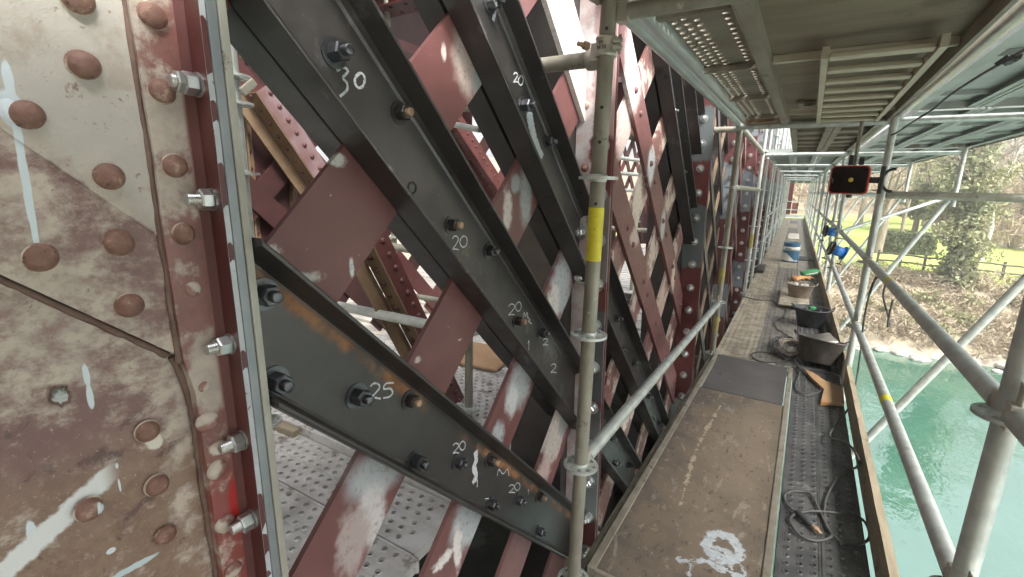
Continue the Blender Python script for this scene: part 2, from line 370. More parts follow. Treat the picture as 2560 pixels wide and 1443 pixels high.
MT['rivet'] = rivet_mat()
MT['edge_old'] = simple('chipped_flange_edge', (.46,.49,.52), (.36,.38,.40), 20, .3, .7, .6, 0, 60, .5, .002, spots=[(70, .60, (.19,.12,.11)), (34, .64, (.12,.05,.045)), (22, .69, (.33,.13,.05))])
MT['edge_grey'] = simple('sawn_grey_edge', (.20,.225,.24), (.26,.28,.295), 8, .3, .7, .45, .4, 60, .3, .001)
MT['edge_pale'] = simple('stained_pale_edge', (.42,.42,.37), (.30,.29,.25), 9, .3, .7, .6, .1, 50, .4, .001, spots=[(14, .62, (.17,.14,.1))], stretch=(1,1,.4))

def platform_mat():
    m = NM('worn_platform_plywood'); x, y, z = m.sep()
    big = m.noise(3.4, 6, .6); mid = m.noise(22, 7, .7); fine = m.noise(90, 4, .7)
    col = m.mix(m.smooth(big, .32, .62), (.105,.086,.07), (.185,.145,.105))
    col = m.mix(m.smooth(mid, .57, .66), col, (.245,.205,.155)); col = m.mix(m.smooth(m.noise(13, 7, .7, dist=.6), .62, .68), col, (.085,.065,.052))
    col = m.mix(m.math('MULTIPLY', m.smooth(m.noise(38, 5, .6), .66, .70), m.smooth(y, 2.0, 1.2)), col, (.33,.28,.22))
    # light well-worn middle
    col = m.mix(m.math('MULTIPLY', m.blob((-.05, 2.85, -1.45), (.25, .6, .3), .6, .25, 4), .55), col, (.25,.195,.135))
    # dark grimy border on the left
    col = m.mix(m.math('MULTIPLY', m.smooth(m.math('ADD', x, m.math('MULTIPLY', m.math('SUBTRACT', mid, .5), .15)), -.36, -.45), .6), col, (.085,.075,.068))
    # spilled pale primer: a ring and a bent stroke
    wrp = m.math('MULTIPLY', m.math('SUBTRACT', m.noise(20, 8, .75, dist=.8), .5), .105)
    def seg(p0, p1, wd):
        dx, dy = p1[0]-p0[0], p1[1]-p0[1]; L2 = dx*dx+dy*dy
        ax_ = m.math('SUBTRACT', x, p0[0]); ay_ = m.math('SUBTRACT', y, p0[1])
        t = m.math('DIVIDE', m.math('ADD', m.math('MULTIPLY', ax_, dx), m.math('MULTIPLY', ay_, dy)), L2, clamp=True)
        ex = m.math('SUBTRACT', ax_, m.math('MULTIPLY', t, dx)); ey = m.math('SUBTRACT', ay_, m.math('MULTIPLY', t, dy))
        d = m.math('SQRT', m.math('ADD', m.math('MULTIPLY', ex, ex), m.math('MULTIPLY', ey, ey)))
        return m.smooth(m.math('ADD', d, wrp), wd*.8, wd*1.1, 1, 0)
    P_ = lambda px, py: tuple(LD(atz(px, py, ZD)))[:2]
    c0 = P_(1806, 1368)
    dx = m.math('SUBTRACT', x, c0[0]); dy = m.math('SUBTRACT', y, c0[1])
    rr = m.math('SQRT', m.math('ADD', m.math('POWER', m.math('DIVIDE', dx, 1.0), 2), m.math('POWER', m.math('DIVIDE', dy, 1.25), 2)))
    ring = m.smooth(m.math('ADD', m.math('ABSOLUTE', m.math('SUBTRACT', rr, .062)), wrp), .015, .024, 1, 0)
    pm = ring
    for s_ in ((P_(1765,1362), P_(1820,1380), .018), (P_(1700,1402), P_(1770,1405), .012), (P_(1730,1400), P_(1722,1443), .012), (P_(1760,1403), P_(1850,1440), .013), (P_(1790,1385), P_(1840,1395), .017),
               (P_(1825,1395), P_(1830,1440), .006), (P_(1845,1400), P_(1862,1435), .005)):
        pm = m.math('MAXIMUM', pm, seg(*s_))
    pm = m.math('MULTIPLY', pm, m.smooth(m.noise(34, 6, .7), .34, .46, .25, 1))
    # boot scuffs and grit
    col = m.mix(m.math('MULTIPLY', m.smooth(m.noise(55, 4, .6, stretch=(1,.35,1)), .60, .66), .7), col, (.07,.058,.05))
    col = m.mix(m.math('MULTIPLY', m.smooth(m.noise(17, 7, .7, stretch=(1,.3,1), dist=.5), .585, .63), .55), col, (.31,.275,.225))
    col = m.mix(pm, col, m.mix(m.smooth(mid, .4, .6), (.47,.51,.54), (.38,.42,.445)))
    scr = m.math('MAXIMUM', seg(P_(1800,1015), P_(1755,1095), .006), seg(P_(1735,1140), P_(1700,1265), .005))
    scr = m.math('MAXIMUM', scr, seg(P_(1752,1100), P_(1735,1140), .004))
    col = m.mix(m.math('MULTIPLY', scr, .8), col, (.46,.38,.27))
    return m.finish(col, .7, 0, m.math('ADD', m.math('MULTIPLY', mid, .5), m.math('MULTIPLY', fine, .4)), .0018, .5)

# deck frame of the first bay (rotated with the scaffold)
ZD = -1.45
DR = Matrix.Rotation(-.02, 3, 'Z'); DO = Vector((sx(0)+0, 0, 0))
def WD(p): return DO + DR @ Vector(p)               # deck local -> world
def LD(p): return DR.transposed() @ (Vector(p)-DO)  # world -> deck local
MT['ply'] = platform_mat()
MT['lid'] = simple('dark_phenolic_lid', (.075,.07,.068), (.105,.098,.095), 4, .3, .7, .5, 0, 60, .3, .001, spots=[(11, .64, (.2,.19,.185)), (35, .69, (.3,.28,.27))])
MT['alu'] = simple('scuffed_deck_frame', (.26,.23,.18), (.36,.33,.27), 14, .3, .7, .5, .4, 60, .4, .001, spots=[(18, .6, (.13,.105,.08)), (40, .65, (.5,.47,.4))])
ORD = ['first','second','third','fourth','fifth','sixth','seventh','eighth','ninth','tenth','eleventh','twelfth','thirteenth','fourteenth','fifteenth','sixteenth','seventeenth','eighteenth','nineteenth','twentieth','twenty-first','twenty-second']
# ------------------------------------------------------------------ terrain, river
def grid_mesh(name, xs, ys, fz, mat, kind='structure'):
    nx, ny = len(xs), len(ys)
    vs_ = [(x, y, fz(x, y)) for y in ys for x in xs]
    fs = [(j*nx+i, j*nx+i+1, (j+1)*nx+i+1, (j+1)*nx+i) for j in range(ny-1) for i in range(nx-1)]
    me = bpy.data.meshes.new(name); me.from_pydata(vs_, [], fs); me.polygons.foreach_set('use_smooth', [True]*len(fs)); me.materials.append(mat)
    return tag(link(name, me), kind=kind)
from mathutils import noise as NZ
ZW = -8.0
def bank_z(x, y):
    yb = y - 29.3 - .8*NZ.noise(Vector((x*.25, 0, 3)))
    base = ZW-1.2 + 1.3*min(max(yb, -1), 1) + min(max(yb-.6, 0), 6.5)*.52
    if yb > 7: base += min(yb-7, 40)*.035
    if yb > 45: base += (yb-45)*.13
    return base + .22*NZ.noise(Vector((x*.5, y*.5, 1)))*(1 if yb < 8 else .35) + (.6*NZ.noise(Vector((x*.06, y*.06, 5))) if yb > 20 else 0)
def ground_mat():
    m = NM('bank_earth_and_grass'); x, y, z = m.sep()
    n1 = m.noise(.6, 7, .65); n2 = m.noise(4, 6, .7)
    scrub = m.mix(m.smooth(n1, .35, .65), (.26,.22,.16), (.37,.32,.23)); scrub = m.mix(m.smooth(n2, .55, .62), scrub, (.20,.18,.11))
    grass = m.mix(m.smooth(m.noise(.25, 4), .35, .65), (.26,.34,.07), (.33,.40,.11)); grass = m.mix(m.smooth(n2, .6, .7), grass, (.30,.32,.14))
    yy = m.math('ADD', y, m.math('MULTIPLY', m.math('SUBTRACT', n1, .5), 5))
    col = m.mix(m.smooth(yy, 35.6, 36.6), scrub, grass); col = m.mix(m.smooth(yy, 74, 80), col, m.mix(m.smooth(n1, .4, .6), (.22,.18,.11), (.33,.26,.17)))
    stone = m.mix(m.smooth(n2, .4, .6), (.26,.23,.18), (.38,.35,.3)); col = m.mix(m.smooth(m.math('ADD', z, m.math('MULTIPLY', n2, .5)), ZW+.75, ZW+.45), col, stone)
    return m.finish(col, .95, 0, n2, .05, .6)
MT['ground'] = ground_mat()
grid_mesh('river_bank', [-160+i*4 for i in range(21)]+[-78+i*1.0 for i in range(29)]+[-49+i*.8 for i in range(130)]+[56+i*3 for i in range(25)], [27.5+i*.5 for i in range(36)]+[46+i*2 for i in range(30)]+[108+i*6 for i in range(16)], bank_z, MT['ground'])
def near_z(x, y):
    d = -8.5-y
    return ZW-1 + min(max(d, 0), 9)*1.0 + min(max(d-9, 0), 25)*.25 + max(d-34, 0)*.35 + .5*NZ.noise(Vector((x*.15, y*.15, 2)))
grid_mesh('added_near_bank', [-160+i*5 for i in range(65)], [-128+i*4 for i in range(26)]+[-27+i*1.5 for i in range(13)], near_z, MT['ground'])  # unseen bank added behind the camera to darken light from that side
def water_mat():
    m = NM('green_river_water'); n1 = m.noise(.35, 3, .5)
    h = m.math('ADD', m.noise(.9, 4, .55, stretch=(1,.6,1)), m.math('MULTIPLY', m.noise(5, 2, .5, stretch=(1,.6,1)), .12))
    m.b.inputs['IOR'].default_value = 2.0; m.b.inputs['Specular IOR Level'].default_value = 1.0
    return m.finish(m.mix(m.smooth(n1, .3, .7), (.028,.104,.072), (.038,.126,.09)), .045, 0, h, .16, .30)
MT['water'] = water_mat()
mb = MB(); mb.add([(-300,-200,ZW),(300,-200,ZW),(300,31.5,ZW),(-300,31.5,ZW)], [(0,1,2,3)]); tag(mb.build('river', MT['water']), kind='structure')

# ------------------------------------------------------------------ bolts, nuts, rivets
def hexnut(mb, o, ax, af, h, m=0, tw_=0.0):
    o = Vector(o); ax = Vector(ax).normalized(); a = Vector((0,0,1)) if abs(ax.z) < .9 else Vector((0,1,0)); a = (a-ax*a.dot(ax)).normalized(); b = ax.cross(a); R = af/math.sqrt(3)
    rg = []
    for r_, hh in ((R*.93, 0), (R, h*.1), (R, h*.86), (R*.86, h)):
        rg.append([o+ax*hh+a*(r_*math.cos(PI/3*k+tw_))+b*(r_*math.sin(PI/3*k+tw_)) for k in range(6)])
    for i in range(3): mb.add(rg[i]+rg[i+1], [(k, (k+1) % 6, 6+(k+1) % 6, 6+k) for k in range(6)], m)
    mb.add(rg[-1], [(0,1,2,3,4,5)], m)
def shank(mb, o, ax, r, h, m=0, seg=10, thread=True):
    prof = []
    if thread:
        k = max(3, int(h/.003))
        for i in range(k): prof += [(r, h*i/k), (r*.9, h*(i+.5)/k)]
        prof += [(r*.9, h*.98), (r*.7, h), (0.0001, h)]
    else: prof = [(r, 0), (r, h*.92), (r*.82, h), (.0001, h)]
    mb.lathe(prof, o, ax, seg, m, smooth=not thread)
def bolt_mesh(name, ax, af, mats, stick=.016, nut=None, tw_=.2, wash=True):
    mb = MB(); ax = Vector(ax); nut = nut or af*.8
    if wash: mb.lathe([(af*.86, 0), (af*.86, .003), (.0001, .003)], (0,0,0), ax, 16, 0, smooth=False)
    hexnut(mb, ax*.003, ax, af, nut, 0, tw_); shank(mb, ax*(.003+nut), ax, af*.31, stick, 1 if len(mats) > 1 else 0, 10, False)
    me = mb.mesh(name)
    for m_ in mats: me.materials.append(m_)
    return me
NAX = (1, 0, 0); UAX = (0, -1, 0)
ME_BOLT = [bolt_mesh('bolt', NAX, .036, [MT['bolt'], MT['bolt']], .018, tw_=t) for t in (.1, .5, .8)]
ME_BOLT_R = [bolt_mesh('bolt', NAX, .031, [MT['black_steel'], MT['rust']], .012, tw_=t) for t in (.2, .6)]
ME_BOLT_S = [bolt_mesh('bolt', NAX, .030, [MT['bolt'], MT['bolt']], .014, tw_=t) for t in (.3, .7)]
ME_PBOLT = [bolt_mesh('bolt', UAX, .036, [MT['galv_clean'], MT['galv_clean']], .016, tw_=t) for t in (.1, .6)]
def rivet_mesh(name, ax, r, h, mat, seg=20):
    mb = MB(); k = 6
    mb.lathe([(r*1.06, 0)]+[(r*math.cos(PI/2*i/k)**.8 if i < k else .0001, .0015+h*math.sin(PI/2*i/k)) for i in range(k+1)], (0,0,0), ax, seg)
    me = mb.mesh(name); me.materials.append(mat); return me
ME_RIVET = [rivet_mesh('rivet', NAX, .0195, .0135, MT['rivet']), rivet_mesh('rivet', NAX, .0175, .0115, MT['rivet'])]
ME_RIVET_FLAT = rivet_mesh('rivet', NAX, .0165, .005, MT['strip'])
ME_RIVET_RED = rivet_mesh('rivet', NAX, .017, .012, MT['red'], 12)
MT['rivet_maroon'] = simple('maroon_rivet_paint', (.06,.02,.019), (.095,.034,.031), 30, .3, .7, .45, 0, 90, .4, .001)
ME_RIVET_IN = rivet_mesh('rivet', NAX, .017, .012, MT['rivet_maroon'], 10)
ME_RIVET_U = rivet_mesh('rivet', UAX, .017, .012, MT['red_worn'], 12)

def tt(name, label, cat, n, u, w, group=None):
    """a thing of the truss, standing at (n, u, w)"""
    return thing(name, label, cat, T(n, u, w), Trot(u), group)
def tp(parent_nuw, name, mb, mats, parent):
    """a part whose mesh is given in (n, u, w)"""
    o = mb.build(name, mats, parent); n, u, w = parent_nuw; o.location = (-n, -u if u <= UB+.2 else -u, -w); return o
def put(me, name, parent, base, n, u, w, rot=0.0):
    o = link(name, me, parent); o.location = (n-base[0], u-base[1], w-base[2])
    if rot: o.rotation_euler = (rot, .07*math.sin(rot*5), .07*math.cos(rot*3)); q = 1+.07*math.sin(rot*7.3); o.scale = (1+.16*math.sin(rot*4.1), q*(1+.05*math.sin(rot*2.7)), q)
    return o

# ------------------------------------------------------------------ near riveted column
B0 = (0, .42, -1.9)
colm = tt('riveted_column', 'riveted bridge column with peeling cream and maroon paint and zinc bolts, nearest on the left', 'bridge column', *B0)
G = -.012
def poly_nuw(pxs, n): return [(n, *att(px, py, n)) for px, py in pxs]
u_strip = .349
mb = MB()   # upper gusset plate (proud of the lower one), its sloping foot cut along the dark joint
foot = [(.341, -.283), (.166, -.124), (-.45, .44)]
mb.prism([(G-.012, u_strip+.03, 1.7), (G-.012, -.9, 1.7), (G-.012, -.9, .84)]+[(G-.012, u, w) for u, w in foot[::-1][:0]]+[(G-.012, -.45, .44), (G-.012, .166, -.124), (G-.012, .341, -.283), (G-.012, u_strip+.03, -.30)], (.012, 0, 0))
gp = bevel(tp(B0, 'gusset_plate', mb, MT['gusset'], colm), .004, 3)
mb = MB()   # paint-thick doubler above the slanting ridge
mb.prism([(G, .3465, 1.7), (G, -.9, 1.7), (G, -.9, 1.12), (G, .345, -.092)], (.0028, 0, 0))
dp = bevel(tp(B0, 'doubler_plate', mb, MT['gusset'], colm), .002, 3)
mb = MB(); mb.prism([(-.046, .40, .9), (-.046, -.9, .9), (-.046, -.9, -2.0), (-.046, .40, -2.0)], (.014, 0, 0))
lp = tp(B0, 'web_plate', mb, MT['gusset'], colm)
mb = MB(); e = u_strip
pts = [(0, e, 1.7), (0, e-.003, .25), (0, e+.001, .03), (0, e-.002, -.1), (0, e, -.29), (0, .3595, -.36), (0, .362, -.7), (0, .364, -2.0)]
mb.sweep([(-.030, u, w) for _, u, w in pts]+[(-.030, .416, -2.0), (-.030, .416, 1.7)], [(0, u, w) for _, u, w in pts]+[(0, .416, -2.0), (0, .416, 1.7)])
sp = bevel(tp(B0, 'cover_strip', mb, MT['strip'], colm), .003, 3)
mb = MB(); mb.sweep([(-.03, .414, -2.0), (.053, .414, -2.0), (.053, .4222, -2.0), (-.03, .4222, -2.0)], [(-.03, .414, 1.7), (.053, .414, 1.7), (.053, .4222, 1.7), (-.03, .4222, 1.7)])
mb.sweep([(0, .4138, -2.0), (.010, .4138, -2.0), (.0, .403, -2.0)], [(0, .4138, 1.7), (.010, .4138, 1.7), (.0, .403, 1.7)])
mb.m = [0]*len(mb.m)
fl = tp(B0, 'angle_flange', mb, [MT['red_dark']], colm)
mb = MB(); random.seed(3)
n_ = 120; lo, hi = [], []
for i in range(n_+1):
    w = -2.0+3.7*i/n_; j = random.uniform(-.0012, .0008)
    lo.append((.0532+j, .4136, w)); hi.append((.0532+j*.6, .4224, w))
mb.add(lo+hi, [(i, n_+1+i, n_+2+i, i+1) for i in range(n_)], 0); tp(B0, 'worn_flange_edge', mb, MT['edge_old'], colm)
mb = MB(); mb.bb((-.12, .4232, -2.0), (.055, .4385, 1.7)); bevel(tp(B0, 'backing_plate', mb, MT['edge_grey'], colm), .0015)
mb = MB(); mb.bb((-.12, .4392, -2.0), (.058, .4520, 1.7)); bevel(tp(B0, 'splice_plate', mb, MT['edge_pale'], colm), .0015)
for i, (px, py, kind) in enumerate([(195,-5,0),(212,162,0),(275,442,0),(300,608,0),(328,764,0),(70,287,0),(105,645,0),(385,38,0),(408,228,0),(440,415,0),(462,585,1)]):
    n = 0 if px > 380 else (G+.0028 if (px, py) in ((195,-5),(212,162)) else G)
    put(ME_RIVET[kind if px > 380 else 0], 'rivet', colm, B0, n, *att(px, py, n+.006), rot=i*1.7)
for i, (px, py) in enumerate([(372,1080),(395,1215),(418,1340),(225,1275)]):
    put(ME_RIVET[1], 'rivet', colm, B0, -.028, *att(px, py, -.022), rot=i*2.1)
for i, (px, py) in enumerate([(484,723),(520,1055),(545,1175),(565,1310),(585,1425),(512,968)]):
    o = put(ME_RIVET_FLAT, 'rivet', colm, B0, 0, *att(px, py, .002), rot=i)
    if i in (0, 5): o.scale = (.5, .72 if i == 0 else .55, .72 if i == 0 else .55)
# dark beads along the plate joints, rust stain and joint shade in their colour
MT['seam'] = simple('rust_and_shade_seam', (.11,.065,.052), (.175,.115,.09), 22, .3, .7, .7, 0, 90, .6, .002, spots=[(35, .62, (.17,.11,.085)), (60, .68, (.26,.20,.16))])
random.seed(8)
def bead(pts, n, r):
    q = cut([(n+random.uniform(-.0012,.0012), u+random.uniform(-.001,.001), w) for u, w in pts], 3); mb = MB()
    mb.tube(q, r, 8, taper=[r*random.uniform(.8,1.2) for _ in q]); tp(B0, 'joint_seam', mb, MT['seam'], colm)
bead([(.3465+random.uniform(-.0012,.0012), 1.0-.05*i) for i in range(27)], -.0105, .0046)
bead([(.338-.022*i, -.288+.0202*i) for i in range(34)], -.0305, .0055)
bead([(.343,-.291),(.352,-.32),(.357,-.36)]+[(.360+.0002*i, -.40-.04*i) for i in range(30)], -.026, .0056)
# ragged empty rivet hole
mb = MB(); u0, w0 = att(152, 990, -.028); random.seed(4); k = 22
rim = [(-.0272, u0+(.013+random.uniform(-.0045,.002))*math.cos(2*PI*i/k), w0+(.017+random.uniform(-.0045,.002))*math.sin(2*PI*i/k)) for i in range(k)]
inn = [(-.0305, u0+.72*(p[1]-u0), w0+.72*(p[2]-w0)) for p in rim]
mb.add(rim+inn, [(i, (i+1) % k, k+(i+1) % k, k+i) for i in range(k)], 1); mb.add(inn, [tuple(range(k))], 0)
tp(B0, 'plugged_hole', mb, [simple('hole_filler', (.10,.115,.105), (.40,.43,.42), 55, .42, .58, .6), MT['seam']], colm)
# pale drips over two rivet heads
for px, py, r1, r2 in ((97,645,.009,.014),(243,1272,.0085,.0105),(28,280,.010,.016)):
    n = G+.0075 if px != 243 else -.0175
    if px == 28: n = G+.003
    u, w = att(px, py, n); mb = MB(); k = 12
    mb.lathe([(1, 0), (.8, .0016), (.4, .0026), (.0001, .003)], (0,0,0), NAX, k)
    mb.v = [(n+x, u+y*r1*(1+.2*math.sin(5*i)), w+z*r2) for i, (x, y, z) in enumerate(mb.v)]
    tp(B0, 'paint_drip', mb, simple('pale_blue_drip', LB, (.5,.56,.6), 60, rough=.5), colm)
# five zinc bolts: bolt > nut, washer
for i, (px, py) in enumerate([(475,210),(512,497),(560,858),(593,1097),(618,1293)]):
    d = Vector(ray(px+14, py+2)); t = (.404)/ (d.dot(tu)) if False else None
    uu, ww = att(px+12, py+2, .022)
    n = .024
    mb = MB(); shank(mb, (0,0,0), UAX, .0098, .040, 0, 14)
    b = mb.build('bolt', MT['galv_clean'], colm); b.location = (n-B0[0], .414-B0[1], ww-B0[2]); b.rotation_euler = (0, i*.8, 0)
    mb = MB(); hexnut(mb, (0,-.0045,0), UAX, .030, .017 if i % 2 else .019, 0, i*.7); mb.build('nut', MT['galv_clean'], b)
    if i == 0: mb = MB(); hexnut(mb, (0,-.024,0), UAX, .030, .009, 0, .3); mb.build('nut', MT['galv_clean'], b)
    mb = MB(); mb.lathe([(.0185, 0), (.0185, .0035), (.008, .0035)], (0,0,0), UAX, 22, 0, smooth=False); mb.build('washer', MT['galv_clean'], b)

# ------------------------------------------------------------------ steel channels laid over the lattice
HC = .108
def channel(name, label, s, u0, u1, back=False, depth=.082, w_top=1.75, w_bot=-2.02, mat='black_steel'):
    S2 = math.sqrt(2)
    us = max(u0, s-w_top); ue = min(u1, s-w_bot)
    base = (0, us, s-us); th = tt(name, label, 'steel channel', *base, group='bare steel channels bolted over the old lattice')
    w_, t_, r_ = .0125, .012, .016
    prof = [(0, -HC), (depth-.002, -HC), (depth, -HC+.003), (depth, -HC+t_*.75), (w_+r_, -HC+t_*1.25), (w_+.004, -HC+t_*1.25+.006), (w_, -HC+t_+r_),
            (w_, HC-t_-r_), (w_+.004, HC-t_*1.25-.006), (w_+r_, HC-t_*1.25), (depth, HC-t_*.75), (depth, HC-.003), (depth-.002, HC), (0, HC)]
    if back: prof = [(-.0165-n, f) for n, f in prof][::-1]
    e0 = [(n, us, s+f*S2-us) for n, f in prof]; e1 = [(n, ue, s+f*S2-ue) for n, f in prof]
    mb = MB(); mb.sweep(e0, e1); o = tp(base, 'channel', mb, MT[mat], th); bevel(o, .0016, 2)
    return th, base
def chbolt(th, base, px, py, kind, k, n=.0125):
    u, w = att(px, py, n+.012); ME = {'b': ME_BOLT, 'r': ME_BOLT_R, 's': ME_BOLT_S}[kind]
    return put(ME[k % len(ME)], 'bolt', th, base, n, u, w)
DIG = {'2': [(.0,.78),(.2,.98),(.5,.95),(.6,.72),(.35,.38),(.0,.02),(.3,.07),(.68,.0)], '3': [(.02,.85),(.3,1),(.55,.85),(.32,.6),(.5,.42),(.5,.15),(.1,-.12)],
       '0': [(.3,1),(.05,.7),(.02,.3),(.25,0),(.52,.15),(.62,.6),(.5,.93),(.25,1)], '5': [(.62,1),(.15,.95),(.02,.6),(.4,.62),(.55,.35),(.35,.08),(-.02,.0)],
       '1': [(.1,.7),(.3,1),(.25,0)], 'z': [(0,.9),(.3,.5),(.1,.4),(.5,.1)], '+': [(0,.5),(1,.5)], 'm': [(0,0),(.1,.9),(.35,.3),(.6,.95),(.7,0)]}
def chalk(th, base, marks, n=.0125, wd=.006, mat='chalk'):
    for ch, x0, y0, x1, y1 in marks:
        pts = []; mb = MB()
        for a, b in DIG[ch]:
            u, w = att(x0+(x1-x0)*a/.65, y1+(y0-y1)*b, n); pts.append((n, u, w))
        mb.ribbon(cut(pts, 5), (1,0,0), wd*.68, .0012)
        tp(base, 'chalk_mark', mb, MT[mat], th)
U0, U1 = .455, 1.887
V0_, V1_ = 1.925, 3.975
SK = {0: .205, 1: .925, 2: 1.635}
chA, bA = channel('steel_channel', 'bare dark steel channel chalked 30 beside its top bolt, running down from the cream column', SK[1], U0, U1)
for px, py, k in ((845,130,'b'),(1007,282,'r'),(1135,563,'r'),(1228,628,'s'),(1298,803,'r'),(1357,832,'s')): chbolt(chA, bA, px, py, k, px)
chalk(chA, bA, [('3',840,168,874,236),('0',886,183,912,220)], wd=.0085)
chalk(chA, bA, [('2',1130,590,1146,625),('0',1149,590,1168,618),('2',1271,760,1287,788),('0',1288,755,1303,778),('2',1357,847,1369,863),('2',1377,910,1390,932),('m',1308,780,1318,796),('z',1318,790,1332,812),('1',1318,852,1326,876)], wd=.0055)
u_, w_ = att(1030, 470, .0125); mb = MB()
mb.lathe([(.016, 0), (.016, .0015), (.011, .002), (.0108, -.004), (.0001, -.004)], (.0125, u_, w_), NAX, 14); tp(bA, 'empty_bolt_hole', mb, MT['hole'], chA)
chC, bC = channel('steel_channel', 'bare dark steel channel chalked 25 with an orange rust streak under its edge', SK[0], U0, U1)
for px, py, k in ((667,738,'b'),(695,957,'b'),(900,993,'b'),(1030,1003,'r'),(1043,1155,'b'),(1150,1157,'s'),(1230,1153,'r'),(1232,1262,'s'),(1300,1252,'s'),(1352,1243,'r'),(1352,1330,'s')): chbolt(chC, bC, px, py, k, px)
chalk(chC, bC, [('2',925,958,950,997),('5',958,957,985,995)], wd=.0065)
chalk(chC, bC, [('2',1132,1108,1147,1133),('0',1148,1103,1163,1125),('2',1272,1212,1286,1232),('0',1286,1207,1300,1226),('m',1242,1172,1270,1190),('+',1212,1245,1220,1248),('1',1318,1224,1324,1236),('1',1190,1200,1196,1218)], wd=.005)
mb = MB(); mb.ribbon(cut([(.0125, *att(px, py, .0125)) for px, py in ((1188,1128),(1190,1150),(1184,1168),(1190,1190),(1181,1208))], 5), (1,0,0), .02, .0011); tp(bC, 'paint_smear', mb, MT['chalk'], chC)
m = NM('mill_steel_with_rust_streak'); x, u, w = m.sep(); co_ = m.co
base_ = m.mix(m.smooth(m.noise(3.2, 6, .6), .25, .75), (.084,.079,.078), (.12,.113,.112))
s_ = m.math('ADD', u, w)
rz = m.math('MULTIPLY', m.smooth(m.math('ABSOLUTE', m.math('SUBTRACT', s_, .304)), .004, .034, 1, 0), m.smooth(m.math('ADD', m.noise(3.5, 5, .6), m.math('MULTIPLY', m.noise(30, 4, .6), .15)), .50, .62))
rz = m.math('MULTIPLY', rz, m.smooth(x, .018, .012))
col = m.mix(rz, base_, m.mix(m.smooth(m.noise(18, 4), .4, .6), (.19,.085,.035), (.30,.15,.07)))
MT['mill_rust'] = m.finish(col, m.math('ADD', .44, m.math('MULTIPLY', rz, .31)), m.math('SUBTRACT', .8, m.math('MULTIPLY', rz, .75)), m.noise(80, 5), .0006, .25)
for ch in chC.children:
    if ch.name.startswith('channel'): ch.data.materials[0] = MT['mill_rust']
chB, bB = channel('steel_channel', 'bare dark steel channel with a white paint run down its web, near the scaffold post', SK[2], U0, U1)
for px, py, k in ((1232,4,'b'),(1315,265,'b'),(1375,355,'s')): chbolt(chB, bB, px, py, k, px)
chalk(chB, bB, [('2',1283,182,1294,206),('0',1295,190,1308,213)], wd=.0065)
for pts in ([(1318,262),(1325,300),(1334,340),(1345,372),(1356,392)], [(1232,2),(1236,30),(1232,52)], [(1345,225),(1348,238)]):
    w0 = .05 if pts[0][0] == 1318 else .02; mb = MB()
    q = cut([(.0125, *att(px, py, .0125)) for px, py in pts], 5)
    for i in range(len(q)-1):
        mb.ribbon([q[i], q[i+1]], (1,0,0), w0*(1-.6*i/len(q)), .0011+.00001*i)
    tp(bB, 'paint_run', mb, MT['primer'], chB)
for k, s in SK.items():
    lab = ['rear steel channel hidden behind the one chalked 25', 'rear steel channel behind the lattice, paired with the channel chalked 30', 'rear steel channel behind the lattice, paired with the paint run channel'][k]
    channel('steel_channel', lab, s+.01, U0, U1, back=True)
# upper ones run on beyond the second post
for k, lab in ((2, 'dark steel channel right of the scaffold post, above the pale rail'), (1, 'dark steel channel low behind the pale rail')):
    c, b = channel('steel_channel', lab, SK[k], V0_, V1_)
    for i in range(9):
        u = 2.12+i*.185+(.09 if i % 2 else 0)
        f = (.05 if i % 2 else -.03)
        if SK[k]-u > -1.95: put(ME_BOLT_S[i % 2], 'bolt', c, b, .0125, u, SK[k]+f*1.414-u)
    channel('steel_channel', 'rear twin of the '+lab, SK[k]+.01, V0_, V1_, back=True)
for s, lab in ((3.70, 'dark steel channel descending to the third post beneath the overhead deck'), (4.40, 'dark steel channel nearest the third post, under the overhead deck edge')):
    c, b = channel('steel_channel', lab, s, V0_, V1_)
    for i in range(8):
        u = s-1.35+i*.185; 
        if u < V1_-.05: put(ME_BOLT_S[i % 2], 'bolt', c, b, .0125, u, s+(.05 if i % 2 else -.04)*1.414-u)
    channel('steel_channel', 'rear twin of the '+lab, s+.01, V0_, V1_, back=True)
channel('steel_channel', 'dark steel channel at the very foot of the lattice by the dark chord', SK[0], V0_, V1_)
# far above the frame the top row runs on

# ------------------------------------------------------------------ flat lattice bars
def bar_mat(name, patches, base='red'):
    m = NM(name); co_ = m.co; c1, c2 = ((.125,.05,.049), (.168,.071,.068)) if base == 'red' else ((.205,.10,.092), (.155,.07,.066))
    mid = m.noise(40, 6, .65); col = m.mix(m.smooth(m.noise(5, 6, .6), .3, .7), c1, c2)
    col = m.mix(m.smooth(m.noise(28, 6, .7), .665, .71), col, (.42,.30,.27))
    if base == 'worn':
        col = m.mix(m.smooth(m.math('ADD', m.noise(6, 5, .6), m.math('MULTIPLY', m.noise(30, 6, .7, stretch=(1,1,.4)), .35)), .66, .74), col, (.47,.39,.34))
    for (u, w, ru, rw, c, wp, ws) in patches:
        k = m.blob((-.005, u, w), (.2, ru, rw), .34, wp*1.25, ws, 8); k = m.math('MULTIPLY', k, m.smooth(m.noise(48, 6, .7, stretch=(1,1,1)), .30, .52, .45, 1)); col = m.mix(k, col, c)
    return m.finish(col, m.smooth(mid, .3, .7, .42, .55), 0, mid, .0012, .4)
WHT = (.50,.44,.42); GRY = (.31,.33,.34); GRB = (.36,.39,.41)
